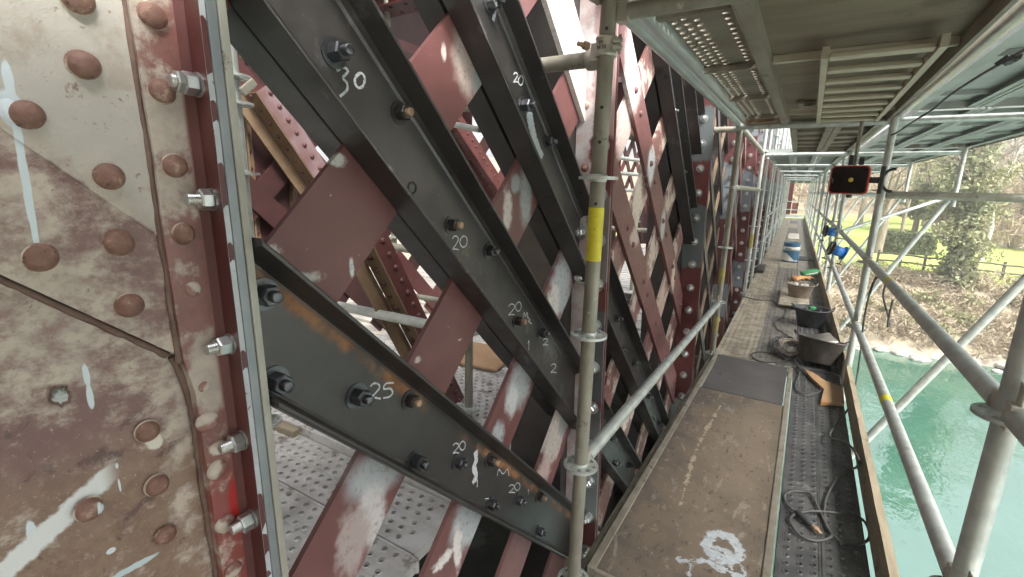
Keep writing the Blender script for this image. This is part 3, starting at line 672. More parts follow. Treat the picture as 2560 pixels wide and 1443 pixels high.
def flat_bar(name, label, r=None, s=None, u0=0, u1=1, n0=-.0155, th=.0145, mat=None, hw=.1425, w_top=1.75, w_bot=-2.02, rivets=(), group='red flat lattice bars'):
    """r: rising bar on w = u - r; s: falling bar on w = s - u"""
    if r is not None:
        us, ue = max(u0, r+w_bot), min(u1, r+w_top); line = lambda u, d: u-r-d
        base = (n0, us, us-r)
    else:
        us, ue = max(u0, s-w_top), min(u1, s-w_bot); line = lambda u, d: s+d-u
        base = (n0, us, s-us)
    t_ = tt(name, label, 'lattice bar', *base, group=group)
    q = [(us, line(us, -hw)), (ue, line(ue, -hw)), (ue, line(ue, hw)), (us, line(us, hw))]
    mb = MB(); mb.prism([(n0, u, w) for u, w in q], (th, 0, 0)); o = tp(base, 'bar', mb, mat or MT['red'], t_); bevel(o, .0015, 2)
    for u, w in rivets: put(ME_RIVET_RED, 'rivet', t_, base, n0+th, u, w)
    return t_
def pt(px, py, ru, rw, c, wp=.6, ws=20): u, w = att(px, py, 0); return (u, w, ru, rw, c, wp, ws)
RJ = {0: .768, 1: 1.458, 2: 2.15, 3: 2.86}
m0 = bar_mat('red_bar_with_scuffs', [pt(1175,150,.07,.10,(.40,.33,.30),.5,14), pt(1200,190,.03,.10,GRY,.5,30), pt(880,670,.006,.022,(.6,.62,.62),.5,40), pt(660,630,.03,.012,(.45,.42,.40),.7,60), pt(740,700,.06,.012,(.42,.40,.38),.8,60), pt(1110,130,.01,.02,WHT,.5,40), pt(845,400,.02,.014,(.5,.5,.48),.6,60), pt(560,940,.05,.05,GRY,.6,20)])
flat_bar('lattice_bar', 'wide maroon flat bar rising behind the channel chalked 30, largest in view', r=RJ[0], u0=.46, u1=U1, mat=m0)
m1 = bar_mat('red_bar_with_primer', [pt(955,1170,.10,.07,GRB,.35,12), pt(930,1290,.045,.09,(.50,.48,.48),.75,16), pt(885,1350,.05,.08,(.36,.30,.29),.8,18), pt(1270,530,.025,.07,(.52,.48,.46),.8,18), pt(1315,490,.04,.10,GRY,.5,16), pt(1290,460,.03,.03,GRY,.4,30), pt(1150,850,.008,.003,WHT,.7,60), pt(1045,900,.012,.008,WHT,.9,60)])
flat_bar('lattice_bar', 'maroon flat bar with a grey primer end showing below the channel chalked 25', r=RJ[1], u0=.46, u1=U1, mat=m1)
m2 = bar_mat('red_bar_with_grey_ends', [pt(1180,1290,.10,.10,GRB,.4,14), pt(1145,1370,.02,.08,(.6,.56,.54),.8,20), pt(1300,960,.08,.09,GRB,.5,18), pt(1280,1000,.04,.06,(.52,.54,.55),.7,24), pt(1245,1090,.04,.05,GRB,.7,30), pt(1405,715,.09,.12,GRB,.5,14), pt(1385,760,.05,.08,(.56,.53,.50),.8,18), pt(1110,1400,.05,.02,(.6,.58,.56),.9,40)])
flat_bar('lattice_bar', 'narrower maroon flat bar with pale grey patches, second from the scaffold post', r=RJ[2], u0=.46, u1=U1, mat=m2)
m3 = bar_mat('red_bar_scraped', [pt(1385,1090,.10,.12,(.52,.48,.44),.8,16), pt(1360,1180,.06,.06,(.45,.35,.32),.8,20), pt(1410,1060,.05,.05,GRY,.5,20)])
flat_bar('lattice_bar', 'scraped pinkish flat bar beside the foot of the scaffold post', r=RJ[3], u0=.46, u1=U1, mat=m3)
flat_bar('lattice_bar', 'falling flat bar painted pale as glare between the upper channel and the scaffold post', s=2.285, u0=.46, u1=U1, n0=.001, th=.02, hw=.135, mat=bar_mat('painted_glare_bar', [pt(1400,150,.35,.5,(.66,.62,.60),.35,8)]))  # whitish patch paints the sky glare onto the bar
flat_bar('lattice_bar', 'red flat bar end low between the second post and the bottom chord', r=3.55, u0=.46, u1=U1, mat=MT['red'])
flat_bar('lattice_bar', 'red flat bar high behind the steel channel with the white paint run', r=.07, u0=.46, u1=U1, mat=m3)
# second panel: rising bars behind, falling bars in front with rivets at the crossings
RR2 = [1.40, 2.11, 2.80, 3.50, 4.20, 4.92, 5.62]; SS2 = [2.285, 2.99]
wm = [bar_mat('pink_bar_%d' % i, p, 'worn') for i, p in enumerate([[pt(1605,180,.10,.18,(.72,.68,.68),.5,8)], [pt(1560,330,.10,.14,(.55,.44,.42),.6,12), pt(1635,420,.09,.2,(.58,.55,.52),.6,14)], [pt(1595,500,.08,.16,(.56,.48,.42),.8,16), pt(1660,640,.05,.1,(.5,.42,.36),.8,16)], [pt(1655,750,.08,.2,(.46,.34,.28),.8,16)]])]
RL = ['first', 'second', 'third', 'fourth', 'fifth', 'sixth', 'seventh']
for i, r in enumerate(RR2):
    flat_bar('lattice_bar', RL[i]+' pink rising bar from the top in the crossed lattice by the pole', r=r, u0=V0_, u1=V1_, mat=wm[min(i, 3)], hw=.132)
for i, s in enumerate(SS2):
    rv = [((s+r+d)/2, (s-r-d)/2) for r in RR2 for d in (-.10, .10)]
    rv = [(u, w) for u, w in rv if V0_+.05 < u < V1_-.03 and -1.95 < w < 1.6]
    flat_bar('lattice_bar', ['lower', 'upper'][i]+' falling red bar riveted over the crossed lattice by the pole', s=s, u0=V0_, u1=V1_, n0=.001, th=.02, hw=.135, rivets=rv,
             mat=bar_mat('red_front_bar_%d' % i, [[pt(1615,660,.05,.1,(.30,.15,.13),.6,14), pt(1580,590,.10,.05,(.48,.38,.34),.9,24), pt(1660,835,.03,.03,(.75,.7,.66),.8,50)], [pt(1575,160,.12,.22,(.72,.66,.64),.5,8), pt(1620,415,.07,.1,(.56,.58,.6),.6,20), pt(1650,560,.05,.10,(.40,.42,.44),.7,24), pt(1675,700,.05,.14,(.52,.42,.34),.9,24)]][i]))

# ------------------------------------------------------------------ posts of the truss
def post_mat(name, bands, base=(.10,.028,.028)):
    m = NM(name); x, u, w = m.sep(); mid = m.noise(26, 6, .65)
    col = m.mix(m.smooth(m.noise(6, 5), .35, .65), base, tuple(c*1.3 for c in base))
    ww = m.math('ADD', w, m.math('MULTIPLY', m.math('SUBTRACT', m.noise(9, 6, .7), .5), .22))
    for lo, hi, c in bands:
        k = m.math('MULTIPLY', m.smooth(ww, lo-.012, lo+.012), m.smooth(ww, hi-.012, hi+.012, 1, 0)); col = m.mix(k, col, c)
    return m, col, mid
GP = (.115,.135,.14)
m, col, mid = post_mat('post_primer_painted_sheen', [(-.95,-.52,(.085,.09,.095)), (-.42,-.05,(.20,.17,.16)), (-1.55,-1.25,(.16,.18,.18)), (-1.24,-.98,(.12,.13,.135)), (.2,2.2,(.32,.22,.215))])
x, u, w = m.sep()
lft_sheen = m.smooth(m.math('ADD', x, m.math('MULTIPLY', m.math('SUBTRACT', m.noise(14, 6, .7), .5), .08)), .058, .044)  # pale left strip: light reflection put into the post's colour
col = m.mix(lft_sheen, col, m.mix(m.smooth(m.noise(9, 6, .7), .42, .58), (.52,.49,.49), (.44,.34,.33)))
MT['post_a'] = m.finish(col, .5, 0, mid, .001, .4)
m, col, mid = post_mat('post_red_with_grey_bands', [(.22,.62,GP), (-.62,-.12,GP), (-2.2,-1.78,(.26,.30,.31))]); MT['post_b'] = m.finish(col, .5, 0, mid, .001, .4)
m, col, mid = post_mat('post_red_grey_far', [(-.3,.3,(.17,.195,.22)), (.8,2,(.2,.225,.25)), (-1.5,-1.1,(.14,.16,.18))], (.085,.03,.03)); MT['post_c'] = m.finish(col, .5, 0, mid, .001, .4)
def post(u0, label, mat, group, w_top=1.75, nb=19, nb_n=.072):
    base = (0, u0, -2.0); t_ = tt('bridge_post', label, 'bridge post', *base, group=group)
    mb = MB(); mb.bb((-.02, u0, -2.02), (.142, u0+.012, w_top)); bevel(tp(base, 'front_plate', mb, mat, t_), .0015)
    mb = MB(); mb.bb((-.3, u0+.0125, -2.02), (.145, u0+.028, w_top)); bevel(tp(base, 'rear_plate', mb, MT['red_dark'], t_), .0015)
    mb = MB(); mb.bb((-.30, u0-.06, -2.02), (-.021, u0+.012, w_top)); tp(base, 'web_plate', mb, MT['black_steel'], t_)
    for i in range(nb):
        put(ME_PBOLT[i % 2], 'bolt', t_, base, nb_n, u0, -1.93+i*.19+random.uniform(-.006,.006))
    return t_, base
pa, pab = post(1.89, 'patched red and grey bridge post standing right behind the nearest scaffold post', MT['post_a'], None, nb_n=.10)
for px, py in ((1455,580),(1455,690)):
    d = Vector(ray(px, py)); p = d*((1.885-0)/d.dot(tu)); q = p-O0
    put(ME_PBOLT[0], 'bolt', pa, pab, q.dot(tn), 1.89, q.dot(tw))
for px, py in ((1468,265),(1466,420)):
    d = Vector(ray(px, py)); p = d*((1.885-0)/d.dot(tu)); q = p-O0
    put(ME_RIVET_U, 'rivet', pa, pab, q.dot(tn), 1.89, q.dot(tw))
pb, pbb = post(4.0, 'dark red bridge post with grey primer bands and a row of zinc bolts', MT['post_b'], None)
GPOST = 'bridge posts receding along the walkway'
UFAR = [6.05, 8.15, 10.25, 12.35, 14.5, 16.7, 19.0, 21.5, 24.5, 28.0]
fl_ = ['bridge post half hidden behind the second scaffold pole on the left', 'bluish primed bridge post just beyond the second scaffold post', 'bridge post with a bolt row beside the third left scaffold post']
for i, u in enumerate(UFAR):
    post(u, fl_[i] if i < 3 else ORD[i+3]+' bridge post along the walkway, counted from the cream column', MT['post_c'], GPOST, nb=19 if i < 4 else 10)
# lattice panels beyond the third post
ue = [4.0]+UFAR
for i in range(5):
    u0, u1 = ue[i]+.03, ue[i+1]-.01; base = (0, u0, -2.0)
    t_ = tt('bridge_lattice', ['crossed steel lattice panel beyond the post with grey primer bands', 'second crossed lattice panel beyond the post with grey primer bands', 'third crossed lattice panel down the walkway'][i] if i < 3 else ORD[i]+' crossed lattice panel down the walkway', 'lattice panel', 0, u0+.001 if u0 > UB+.2 else UB+.21, -2.0, group='far lattice panels')
    off = t_.location
    base = (0, u0+.001 if u0 > UB+.2 else UB+.21, -2.0)
    k = 0
    r = u0-1.7
    while r < u1+2.0:
        for (rising, mt) in ((True, ('brown_steel', 'black_steel', 'red_worn')[i % 3]), (False, ('black_steel', 'red_worn', 'red')[i % 3])):
            hw = .07
            if rising: a0, a1 = max(u0, r-2.0), min(u1, r+1.7); L = lambda u, d: u-r-d
            else:
                s = r; a0, a1 = max(u0, s-1.7), min(u1, s+2.0); L = lambda u, d: s+d-u
            if a1-a0 < .15: continue
            n0 = -.0155 if rising else .001
            mb = MB(); mb.prism([(n0, a0, L(a0, -hw)), (n0, a1, L(a1, -hw)), (n0, a1, L(a1, hw)), (n0, a0, L(a0, hw))], (.014, 0, 0))
            tp(base, 'lattice_bar', mb, MT[mt], t_)
        r += .70
    # inner channels of the panel
    mb = MB()
# the bridge runs on behind the camera; unseen lattice added to block light
base = (0, -7.0, -2.0); t_ = tt('bridge_lattice', 'unseen bridge lattice added behind the camera to block light', 'lattice panel', *base, group='far lattice panels')
r = -9.0
while r < 1.6:
    for rising in (True, False):
        if rising: a0, a1 = max(-7, r-2.0), min(-.95, r+1.7); L = lambda u, d: u-r-d
        else: a0, a1 = max(-7, r-1.7), min(-.95, r+2.0); L = lambda u, d: r+d-u
        if a1-a0 < .2: continue
        n0 = -.0155 if rising else .001; mb = MB(); mb.prism([(n0, a0, L(a0, -.14)), (n0, a1, L(a1, -.14)), (n0, a1, L(a1, .14)), (n0, a0, L(a0, .14))], (.014, 0, 0)); tp(base, 'lattice_bar', mb, MT['black_steel' if not rising else 'red'], t_)
    r += .70
post(-2.2, 'bridge post behind the camera', MT['post_b'], GPOST, nb=4)
# bottom and top chords
base = (0, .45, -2.12)
t_ = tt('bottom_chord', 'blackened riveted bottom chord of the bridge beside the walkway', 'bridge chord', *base)
mb = MB(); mb.bb((-1.35, -1.0, -2.36), (.30, 4.9, -2.05)); tp(base, 'chord_plate', mb, MT['black_steel'], t_)
random.seed(11)
for i in range(24):
    for n in (.12, .24): put(ME_BOLT_S[i % 2], 'bolt', t_, base, n, .6+i*.18, -2.05).rotation_euler = (0, -PI/2, 0)
base = (0, 4.95, -2.12); t_ = tt('bottom_chord', 'far stretch of dark bottom chord below the third post', 'bridge chord', *base)
mb = MB(); mb.bb((-1.35, 4.91, -2.36), (.30, 30, -2.05)); tp(base, 'chord_plate', mb, MT['black_steel'], t_)
for i in range(20): put(ME_PBOLT[i % 2], 'bolt', t_, base, .2, 5.1+i*.22, -2.03).rotation_euler = (PI/2, 0, 0)
base = (0, -1.0, 1.8); t_ = tt('top_chord', 'dark red top chord of the near bridge side, above the frame', 'bridge chord', *base)
mb = MB(); mb.bb((-.30, -1.0, 1.9), (-.05, 4.6, 2.05)); tp(base, 'chord_plate', mb, MT['red_dark'], t_)
base = (0, 4.95, 1.8); t_ = tt('top_chord', 'far stretch of the bridge top chord above the walkway', 'bridge chord', *base)
mb = MB(); mb.bb((-.30, 4.7, 1.9), (-.05, 30, 2.05)); tp(base, 'chord_plate', mb, MT['red_dark'], t_)
# ------------------------------------------------------------------ perforated steel decking
def perf(mb, L, Wd, cols, pitch, r=.010, lip=.004, x0=.04, z=0.0, depth=.009, off2=True):
    """sheet along x with real punched holes; cols = hole centre lines across the width"""
    hw = pitch*.5 if pitch < .05 else .022
    edges = [0.0]
    for c in cols: edges += [c-.016, c+.016]
    edges.append(Wd)
    n = int((L-2*x0)/pitch)
    for i in range(len(edges)-1):                     # plain strips
        if i % 2 == 0 and edges[i+1]-edges[i] > 1e-4: mb.add([(0,edges[i],z),(L,edges[i],z),(L,edges[i+1],z),(0,edges[i+1],z)], [(0,1,2,3)], 0)
    K = 8
    for ci, c in enumerate(cols):
        sh = (pitch*.5 if off2 and ci % 2 else 0); xs0 = x0+sh
        mb.add([(0,c-.016,z),(xs0,c-.016,z),(xs0,c+.016,z),(0,c+.016,z)], [(0,1,2,3)], 0)
        xe = xs0+n*pitch; mb.add([(xe,c-.016,z),(L,c-.016,z),(L,c+.016,z),(xe,c+.016,z)], [(0,1,2,3)], 0)
        for k in range(n):
            a = xs0+k*pitch; b = a+pitch; xc = (a+b)/2
            sq = [(b,c+.016,z),(a,c+.016,z),(a,c-.016,z),(b,c-.016,z)]
            o1 = [(xc+r*1.35*math.cos(2*PI*(j+.5)/K), c+r*1.35*math.sin(2*PI*(j+.5)/K), z) for j in range(K)]
            o2 = [(xc+r*math.cos(2*PI*(j+.5)/K), c+r*math.sin(2*PI*(j+.5)/K), z+lip) for j in range(K)]
            o3 = [(x, y, z-depth) for x, y, _ in o2]
            vs_ = sq+o1+o2+o3; f = [(0,1,4+2,4+1),(1,2,4+4,4+3),(2,3,4+6,4+5),(3,0,4+0,4+7),(0,4+1,4+0),(1,4+3,4+2),(2,4+5,4+4),(3,4+7,4+6)]
            mb.add(vs_, f, 0)
            mb.add(o1+o2+o3, [(j, (j+1) % K, K+(j+1) % K, K+j) for j in range(K)]+[(K+j, K+(j+1) % K, 2*K+(j+1) % K, 2*K+j) for j in range(K)], 0, False)
C6 = [.035+.05*i for i in range(6)]
def steel_plank_mesh(name, L, mats, holes=True, pitch=.048, cols=None, r=.0095, Wd=.318, lip=.004):
    mb = MB(); cols = cols or [.036, .084, .132, .186, .234, .282]
    if holes: perf(mb, L, Wd, cols, pitch, r, lip)
    else: mb.add([(0,0,0),(L,0,0),(L,Wd,0),(0,Wd,0)], [(0,1,2,3)], 0)
    for y0, y1 in ((0, .012), (Wd-.012, Wd)): mb.bb((0, y0, -.06), (L, y1, .0045))
    mb.bb((0, .012, -.05), (.004, Wd-.012, -.001)); mb.bb((L-.004, .012, -.05), (L, Wd-.012, -.001))
    mb.bb((0, Wd*.5-.006, -.004), (L, Wd*.5-.001, .003)); mb.bb((0, Wd*.5+.004, -.004), (L, Wd*.5+.009, .003))
    me = mb.mesh(name)
    for m_ in mats: me.materials.append(m_)
    return me

# ------------------------------------------------------------------ inside the bridge
random.seed(5)
ip = thing('inner_platform', 'pale perforated steel decking seen through the lattice inside the bridge', 'scaffold deck', (-2.1, 2.0, ZD))
ME_IN = steel_plank_mesh('steel_plank', 2.05, [MT['plank_pale']], pitch=.062, r=.0125, lip=.005)
for k in range(-5, 7):
    o = link('steel_plank', ME_IN, ip); y = 1.18+.325*k; dz = .052 if k >= 1 else random.uniform(-.006, .006)
    o.location = (-3.15+2.1+random.uniform(-.03, .03), y-2.0, dz)
ME_IN2 = steel_plank_mesh('steel_plank', 2.05, [MT['plank_pale']], holes=False)
for k in range(7, 34):
    o = link('steel_plank', ME_IN2, ip); o.location = (-3.15+2.1+random.uniform(-.04, .04), 1.18+.325*k-2.0, random.uniform(-.006, .01))
bp = thing('board_platform', 'bleached boards laid across the far half of the bridge interior', 'boards', (-4.6, 4, ZD))
for k in range(56):
    mb = MB(); w0 = .21+random.uniform(-.01, .01); mb.bb((-1.35, 0, -.04), (1.4+random.uniform(-.1, .1), w0, 0))
    o = bevel(mb.build('plank', MT['wood_pale'], bp), .003, 1); o.location = (0, -3.6+.225*k, random.uniform(-.012, .02)); o.rotation_euler = (0, 0, random.uniform(-.01, .01))
mb = MB(); mb.bb((-.32, -.24, 0), (.32, .24, .02))
o = bevel(mb.build('plywood_sheet', MT['wood_orange']), .002, 1); p = atz(1210, 920, ZD+.02); o.location = (p.x-.15, p.y+.08, ZD+.072); o.rotation_euler = (0, 0, .1)
tag(o, 'orange plywood sheet lying on the inner deck beyond the crossing bars', 'plywood')
mb = MB(); mb.bb((-.03, 0, 0), (.03, .5, .11))
o = bevel(mb.build('timber_bearer', MT['wood']), .004, 1); o.location = (-2.3, 1.485, ZD-.02); o.rotation_euler = (0, 0, PI/2+.03); o.scale = (1, 2.4, .6)
tag(o, 'grimy timber bearer along the step in the inner perforated decking', 'timber')
def inner_member(name, label, p0, p1, wd, mats, rp=.10, side=1, nrm=(1,0,0)):
    """riveted angle member: web flange and a leg turned inwards, with two rivet rows"""
    p0, p1 = Vector(p0), Vector(p1); d = (p1-p0); L = d.length; d.normalize(); n = Vector(nrm); n = (n-d*n.dot(d)).normalized(); s_ = n.cross(d)*side
    t_ = thing(name, label, 'bridge member', p0)
    def bar(nm, a0, a1, b0, b1, mat):
        mb = MB(); c = [d*0+s_*a+n*b for a, b in ((a0,b0),(a1,b0),(a1,b1),(a0,b1))]; mb.sweep(c, [x+d*L for x in c]); return bevel(mb.build(nm, mat, t_), .002, 1)
    bar('flange_plate', 0, wd, 0, .012, mats[0]); bar('side_leg', -.010, -.001, -wd*.9, .012, mats[1]); bar('rear_leg', -.10, -.0105, -wd*.9-.012, -wd*.9, mats[1])
    k = int(L/rp)
    for i in range(k):
        o = link('rivet', ME_RIVET_IN, t_); o.location = d*(rp*(i+.5))+s_*wd*.55+n*.012; o.rotation_euler = n.to_track_quat('X', 'Z').to_euler()
        o = link('rivet', ME_RIVET_IN, t_); o.location = d*(rp*(i+.2))-s_*.0105-n*wd*.45; o.rotation_euler = (-s_).to_track_quat('X', 'Z').to_euler()
    return t_
A_ = lambda px, py, x: atx(px, py, x)
MT['pale_red'] = simple('faded_pink_paint', (.20,.14,.15), (.13,.07,.065), 4, .35, .65, .5, 0, 40, .4, .001)
inner_member('riveted_diagonal', 'brown riveted diagonal inside the bridge, left of the channel chalked 30', A_(640,230,-3.2), A_(835,520,-3.2), .15, (MT['pale_red'], MT['brown_steel']))
inner_member('riveted_diagonal', 'dark red riveted diagonal glimpsed between the two upper steel channels', A_(1120,290,-3.2), A_(1290,545,-3.2), .16, (MT['red_dark'], MT['red_dark']))
inner_member('riveted_diagonal', 'dark red riveted diagonal sloping down behind the wide maroon flat bar', A_(925,600,-1.75), A_(1165,1080,-1.75), .105, (MT['red_dark'], MT['brown_steel']), rp=.085)
# far side of the bridge
MT['maroon'] = simple('deep_maroon_paint', (.030,.010,.010), (.048,.016,.015), 5, .3, .7, .5, 0, 60, .4, .001, spots=[(7, .66, (.12,.08,.075))])
fp = thing('riveted_girder_end', 'dark maroon riveted panel deep inside the bridge beside the cream column', 'bridge panel', (-3.5, 1.55, -.6))
mb = MB(); mb.bb((-3.52, .6, -.52), (-3.50, 2.62, 1.9)); o = mb.build('web_plate', MT['maroon'], fp); o.location = (3.5, -1.55, .6)
for y in (1.72, 2.02, 2.36):
    mb = MB(); mb.bb((-3.50, y, -.50), (-3.44, y+.012, 1.9)); mb.bb((-3.50, y+.013, -.50), (-3.49, y+.07, 1.9)); o = mb.build('stiffener', MT['brown_steel'], fp); o.location = (3.5, -1.55, .6)
    for i in range(11):
        o = link('rivet', ME_RIVET_IN, fp); o.location = (.01, y+.04-1.55, .2+i*.12)
mb = MB(); mb.bb((-3.5, .6, -.56), (-3.30, 2.7, -.52)); o = mb.build('flange_plate', MT['red_dark'], fp); o.location = (3.5, -1.55, .6)
FC = thing('far_chord', 'dark maroon girder crossing high inside the bridge behind the channels', 'bridge girder', (-3.3, 3, 1.2))
for lo, hi, mt in (((-3.35,-1,1.15),(-3.33,16,2.2),'maroon'), ((-3.5,-1,1.10),(-3.15,16,1.145),'maroon'), ((-3.33,-1,1.146),(-3.24,16,1.26),'red_dark')):
    mb = MB(); mb.bb(lo, hi); o = mb.build('flange_plate', MT[mt], FC); o.location = (3.3, -3, -1.2)
for i, y in enumerate((2.9, 5.6, 8.4, 11.4)):
    c = thing('cross_girder', ['dark red cross girder over the bridge interior, above the pair of channels', 'second cross girder over the bridge interior', 'third cross girder over the bridge interior', 'fourth cross girder over the bridge interior'][i], 'bridge girder', (-2.1, y, 1.3))
    mb = MB(); mb.bb((-1.1, -.008, 0), (1.1, .008, .5)); mb.build('web_plate', MT['maroon'], c)
    mb = MB(); mb.bb((-1.1, -.11, -.013), (1.1, .11, -.001)); mb.build('flange_plate', MT['red_dark'], c)
    for k in range(14):
        for s_ in (-.06, .06):
            o = link('rivet', ME_RIVET_IN, c); o.location = (-1.0+k*.15, s_, -.013); o.rotation_euler = (0, PI/2, 0)
rf = thing('added_shade_roof', 'timber roof added over the bridge interior to shade it', 'shade roof', (-2.3, 0, 2.3))  # overhead deck added to keep light out of the interior
for k in range(52):
    mb = MB(); mb.bb((-1.35, -3+.22*k, 0), (.05, -3+.22*k+.21, .06)); mb.build('plank', MT['brown_steel'], rf)
FT = ['far bridge post inside, seen between the crossed bars', 'far bridge post of the other side, further along', 'far bridge post of the other side, third along', 'far bridge post of the other side, last one visible']
for i, y in enumerate((4.55, 7.2, 9.9, 12.6)):
    c = thing('far_post', FT[i], 'bridge post', (-3.4, y, -2))
    mb = MB(); mb.bb((-.15, -.01, -.4), (.12, .01, 3.5)); mb.build('front_plate', MT['maroon'], c); mb = MB(); mb.bb((-.15, -.1, -.4), (-.13, .1, 3.5)); mb.build('web_plate', MT['maroon'], c)
FL = thing('far_lattice', 'dark maroon crossed lattice on the far side of the bridge interior', 'lattice', (-3.42, -1, -1.5))
k = 0
for r in range(-4, 20):
    for up in (1, -1):
        y0 = r*.78; z0, z1 = -1.4, 1.9; L = z1-z0
        if up > 0: a, b = Vector((-3.42, y0, z0)), Vector((-3.42, y0+L, z1))
        else: a, b = Vector((-3.40, y0, z1)), Vector((-3.40, y0+L, z0))
        d = (b-a).normalized(); s_ = Vector((1,0,0)).cross(d)*.085; c = [a-s_, a+s_, a+s_+Vector((.014,0,0)), a-s_+Vector((.014,0,0))]
        mb = MB(); mb.sweep(c, [x+(b-a) for x in c]); o = mb.build('lattice_bar', MT['maroon' if (r+up) % 3 else 'red_dark'], FL); o.location = (3.42, 1, 1.5)
# ------------------------------------------------------------------ scaffold parts
R_T = .02415
def ros_mesh():
    mb = MB(); h = .0045
    def ring(r0, r1, k=28):
        mb.lathe([(r0,-h),(r1,-h),(r1,h),(r0,h),(r0,-h)], (0,0,0), (0,0,1), k, 0, False)
    ring(R_T, .0335); ring(.051, .0615)
    for i in range(8):
        a = 2*PI*(i+.5)/8; w_ = .0085 if i % 2 else .007; c, s_ = math.cos(a), math.sin(a)
        mb.box((.0425*c, .0425*s_, 0), (.020, w_*2, h*1.96), Matrix.Rotation(a, 3, 'Z'))
    mb.lathe([(R_T+.0005,-.012),(R_T+.003,-.008),(R_T+.003,.008),(R_T+.0005,.012)], (0,0,0), (0,0,1), 20)
    me = mb.mesh('rosette'); me.materials.append(MT['galv']); return me
ME_ROS = ros_mesh()
def ros_far():
    mb = MB(); mb.lathe([(R_T,-.0045),(.06,-.0045),(.06,.0045),(R_T,.0045)], (0,0,0), (0,0,1), 10, 0, False); me = mb.mesh('rosette'); me.materials.append(MT['galv']); return me
ME_ROSF = ros_far()
def standard(label, x, y, z0, z1, zr, mat='galv', seg=18, group=None, far=False):
    t_ = thing('scaffold_standard', label, 'scaffold pole', (x, y, z0), group=group)
    mb = MB(); mb.pipe((0,0,0), (0,0,z1-z0), R_T, seg=seg) if not far else mb.tube([(0,0,0),(0,0,z1-z0)], R_T, seg)
    mb.build('tube', MT[mat], t_)
    for z in zr:
        o = link('rosette', ME_ROSF if far else ME_ROS, t_); o.location = (0, 0, z-z0); o.rotation_euler = (0, 0, .2)
    return t_
def rod(name, label, cat, p0, p1, mat='galv', r=R_T, seg=14, group=None, heads=False):
    """a tube as a thing; with heads: wedge heads at both ends as parts"""
    p0, p1 = Vector(p0), Vector(p1)
    if not heads:
        mb = MB(); mb.pipe((0,0,0), p1-p0, r, seg=seg); o = mb.build(name, MT[mat]); o.location = p0; return tag(o, label, cat, group)
    t_ = thing(name, label, cat, p0, group=group); d = (p1-p0).normalized()
    mb = MB(); mb.tube([d*.055, p1-p0-d*.055], r, seg); mb.build('tube', MT[mat], t_)
    side = d.cross(Vector((0,0,1))).normalized(); up = side.cross(d)
    Rr = Matrix((d, side, up)).transposed()
    for q, sg in ((Vector((0,0,0)), 1), (p1-p0, -1)):
        mb = MB(); mb.box(q+d*sg*.042, (.036, .036, .062), Rr); mb.box(q+d*sg*.042+up*.03, (.03, .006, .10), Rr)
        bevel(mb.build('wedge_head', MT['cup'], t_), .003, 2)
    return t_
ZR = [-2.46, -1.96, -1.465, -.975, -.485, .03, .545, 1.05]
YF = [1.43, 4.47]+[4.47+3.07*i for i in range(1, 10)]
XL = lambda y: -.485+sx(y); XR = lambda y: .53+sx(y)
# nearest left pole
s1 = standard('nearest scaffold pole with a yellow sticker, standing in front of the patched bridge post', XL(1.43)+.003, 1.43, -2.6, .62, ZR[:-1], 'galv_old', 24)
x1, y1 = XL(1.43)+.003, 1.43
def zat(px, py, y): return aty(px, py, y).z
def arc_patch(z0, z1, a0, a1, r, seg=16, nz=1, m=0):
    mb = MB(); vs_ = []
    for j in range(nz+1):
        for i in range(seg+1):
            a = a0+(a1-a0)*i/seg; vs_.append((r*math.cos(a), r*math.sin(a), z0+(z1-z0)*j/nz))
    mb.add(vs_, [(j*(seg+1)+i, j*(seg+1)+i+1, (j+1)*(seg+1)+i+1, (j+1)*(seg+1)+i) for j in range(nz) for i in range(seg)], m, True); return mb
zt, zb = zat(1493, 520, 1.405), zat(1487, 655, 1.405)
o = arc_patch(zb+2.6, zt+2.6, -PI*1.1, PI*.15, R_T+.0007).build('yellow_sticker', MT['yellow'], s1)
for px, py in ((1518,70),(1507,268),(1500,355),(1493,510)):
    z = zat(px, py, 1.405); a = -PI*.42; mb = MB(); mb.lathe([(.0052,0),(.0045,.0006),(.0001,.0003)], ((R_T+.0001)*math.cos(a), (R_T+.0001)*math.sin(a), z+2.6), (math.cos(a), math.sin(a), 0), 10); mb.build('pin_hole', MT['hole'], s1)
# tie tube and its coupler on that pole
zc = zat(1520, 118, 1.43)
rod('tie_tube', 'stubby tie tube running from the nearest scaffold pole back through the lattice', 'scaffold tube', (x1-.03, y1+.052, zc-.015), (-1.7, y1+.06, zc-.015), 'galv_old', seg=20)
cp = thing('tube_coupler', 'pale cast coupler lettered ULMA clamped round the nearest scaffold pole', 'coupler', (x1, y1, zc))
mb = MB(); mb.lathe([(R_T,-.027),(.031,-.027),(.033,-.022),(.0305,-.018),(.0305,.018),(.033,.022),(.031,.027),(R_T,.027)], (0,0,0), (0,0,1), 28); mb.build('clamp_band', MT['cup'], cp)
mb = MB(); mb.lathe([(R_T,-.027),(.031,-.027),(.0325,-.02),(.0325,.02),(.031,.027),(R_T,.027)], (-.052,.052,-.015), (1,0,0), 24); mb.box((-.03,.028,-.005), (.05,.03,.05)); mb.build('second_band', MT['cup'], cp)
mb = MB(); shank(mb, (-.045,-.03,.0), (-.55,-.8,.1), .007, .038, 0, 10); hexnut(mb, (-.045,-.03,0), (-.55,-.8,.1), .022, .018, 0); mb.build('bolt', MT['rust'], cp)
mb = MB(); mb.box((.036,-.014,.008), (.03,.03,.010), Matrix.Rotation(.5,3,'Z')); mb.box((.036,-.014,-.010), (.03,.03,.010), Matrix.Rotation(.5,3,'Z')); mb.lathe([(.006,0),(.006,.05),(.0001,.05)], (.045,-.014,-.025), (0,0,1), 10); bevel(mb.build('hinge', MT['cup'], cp), .002, 1)
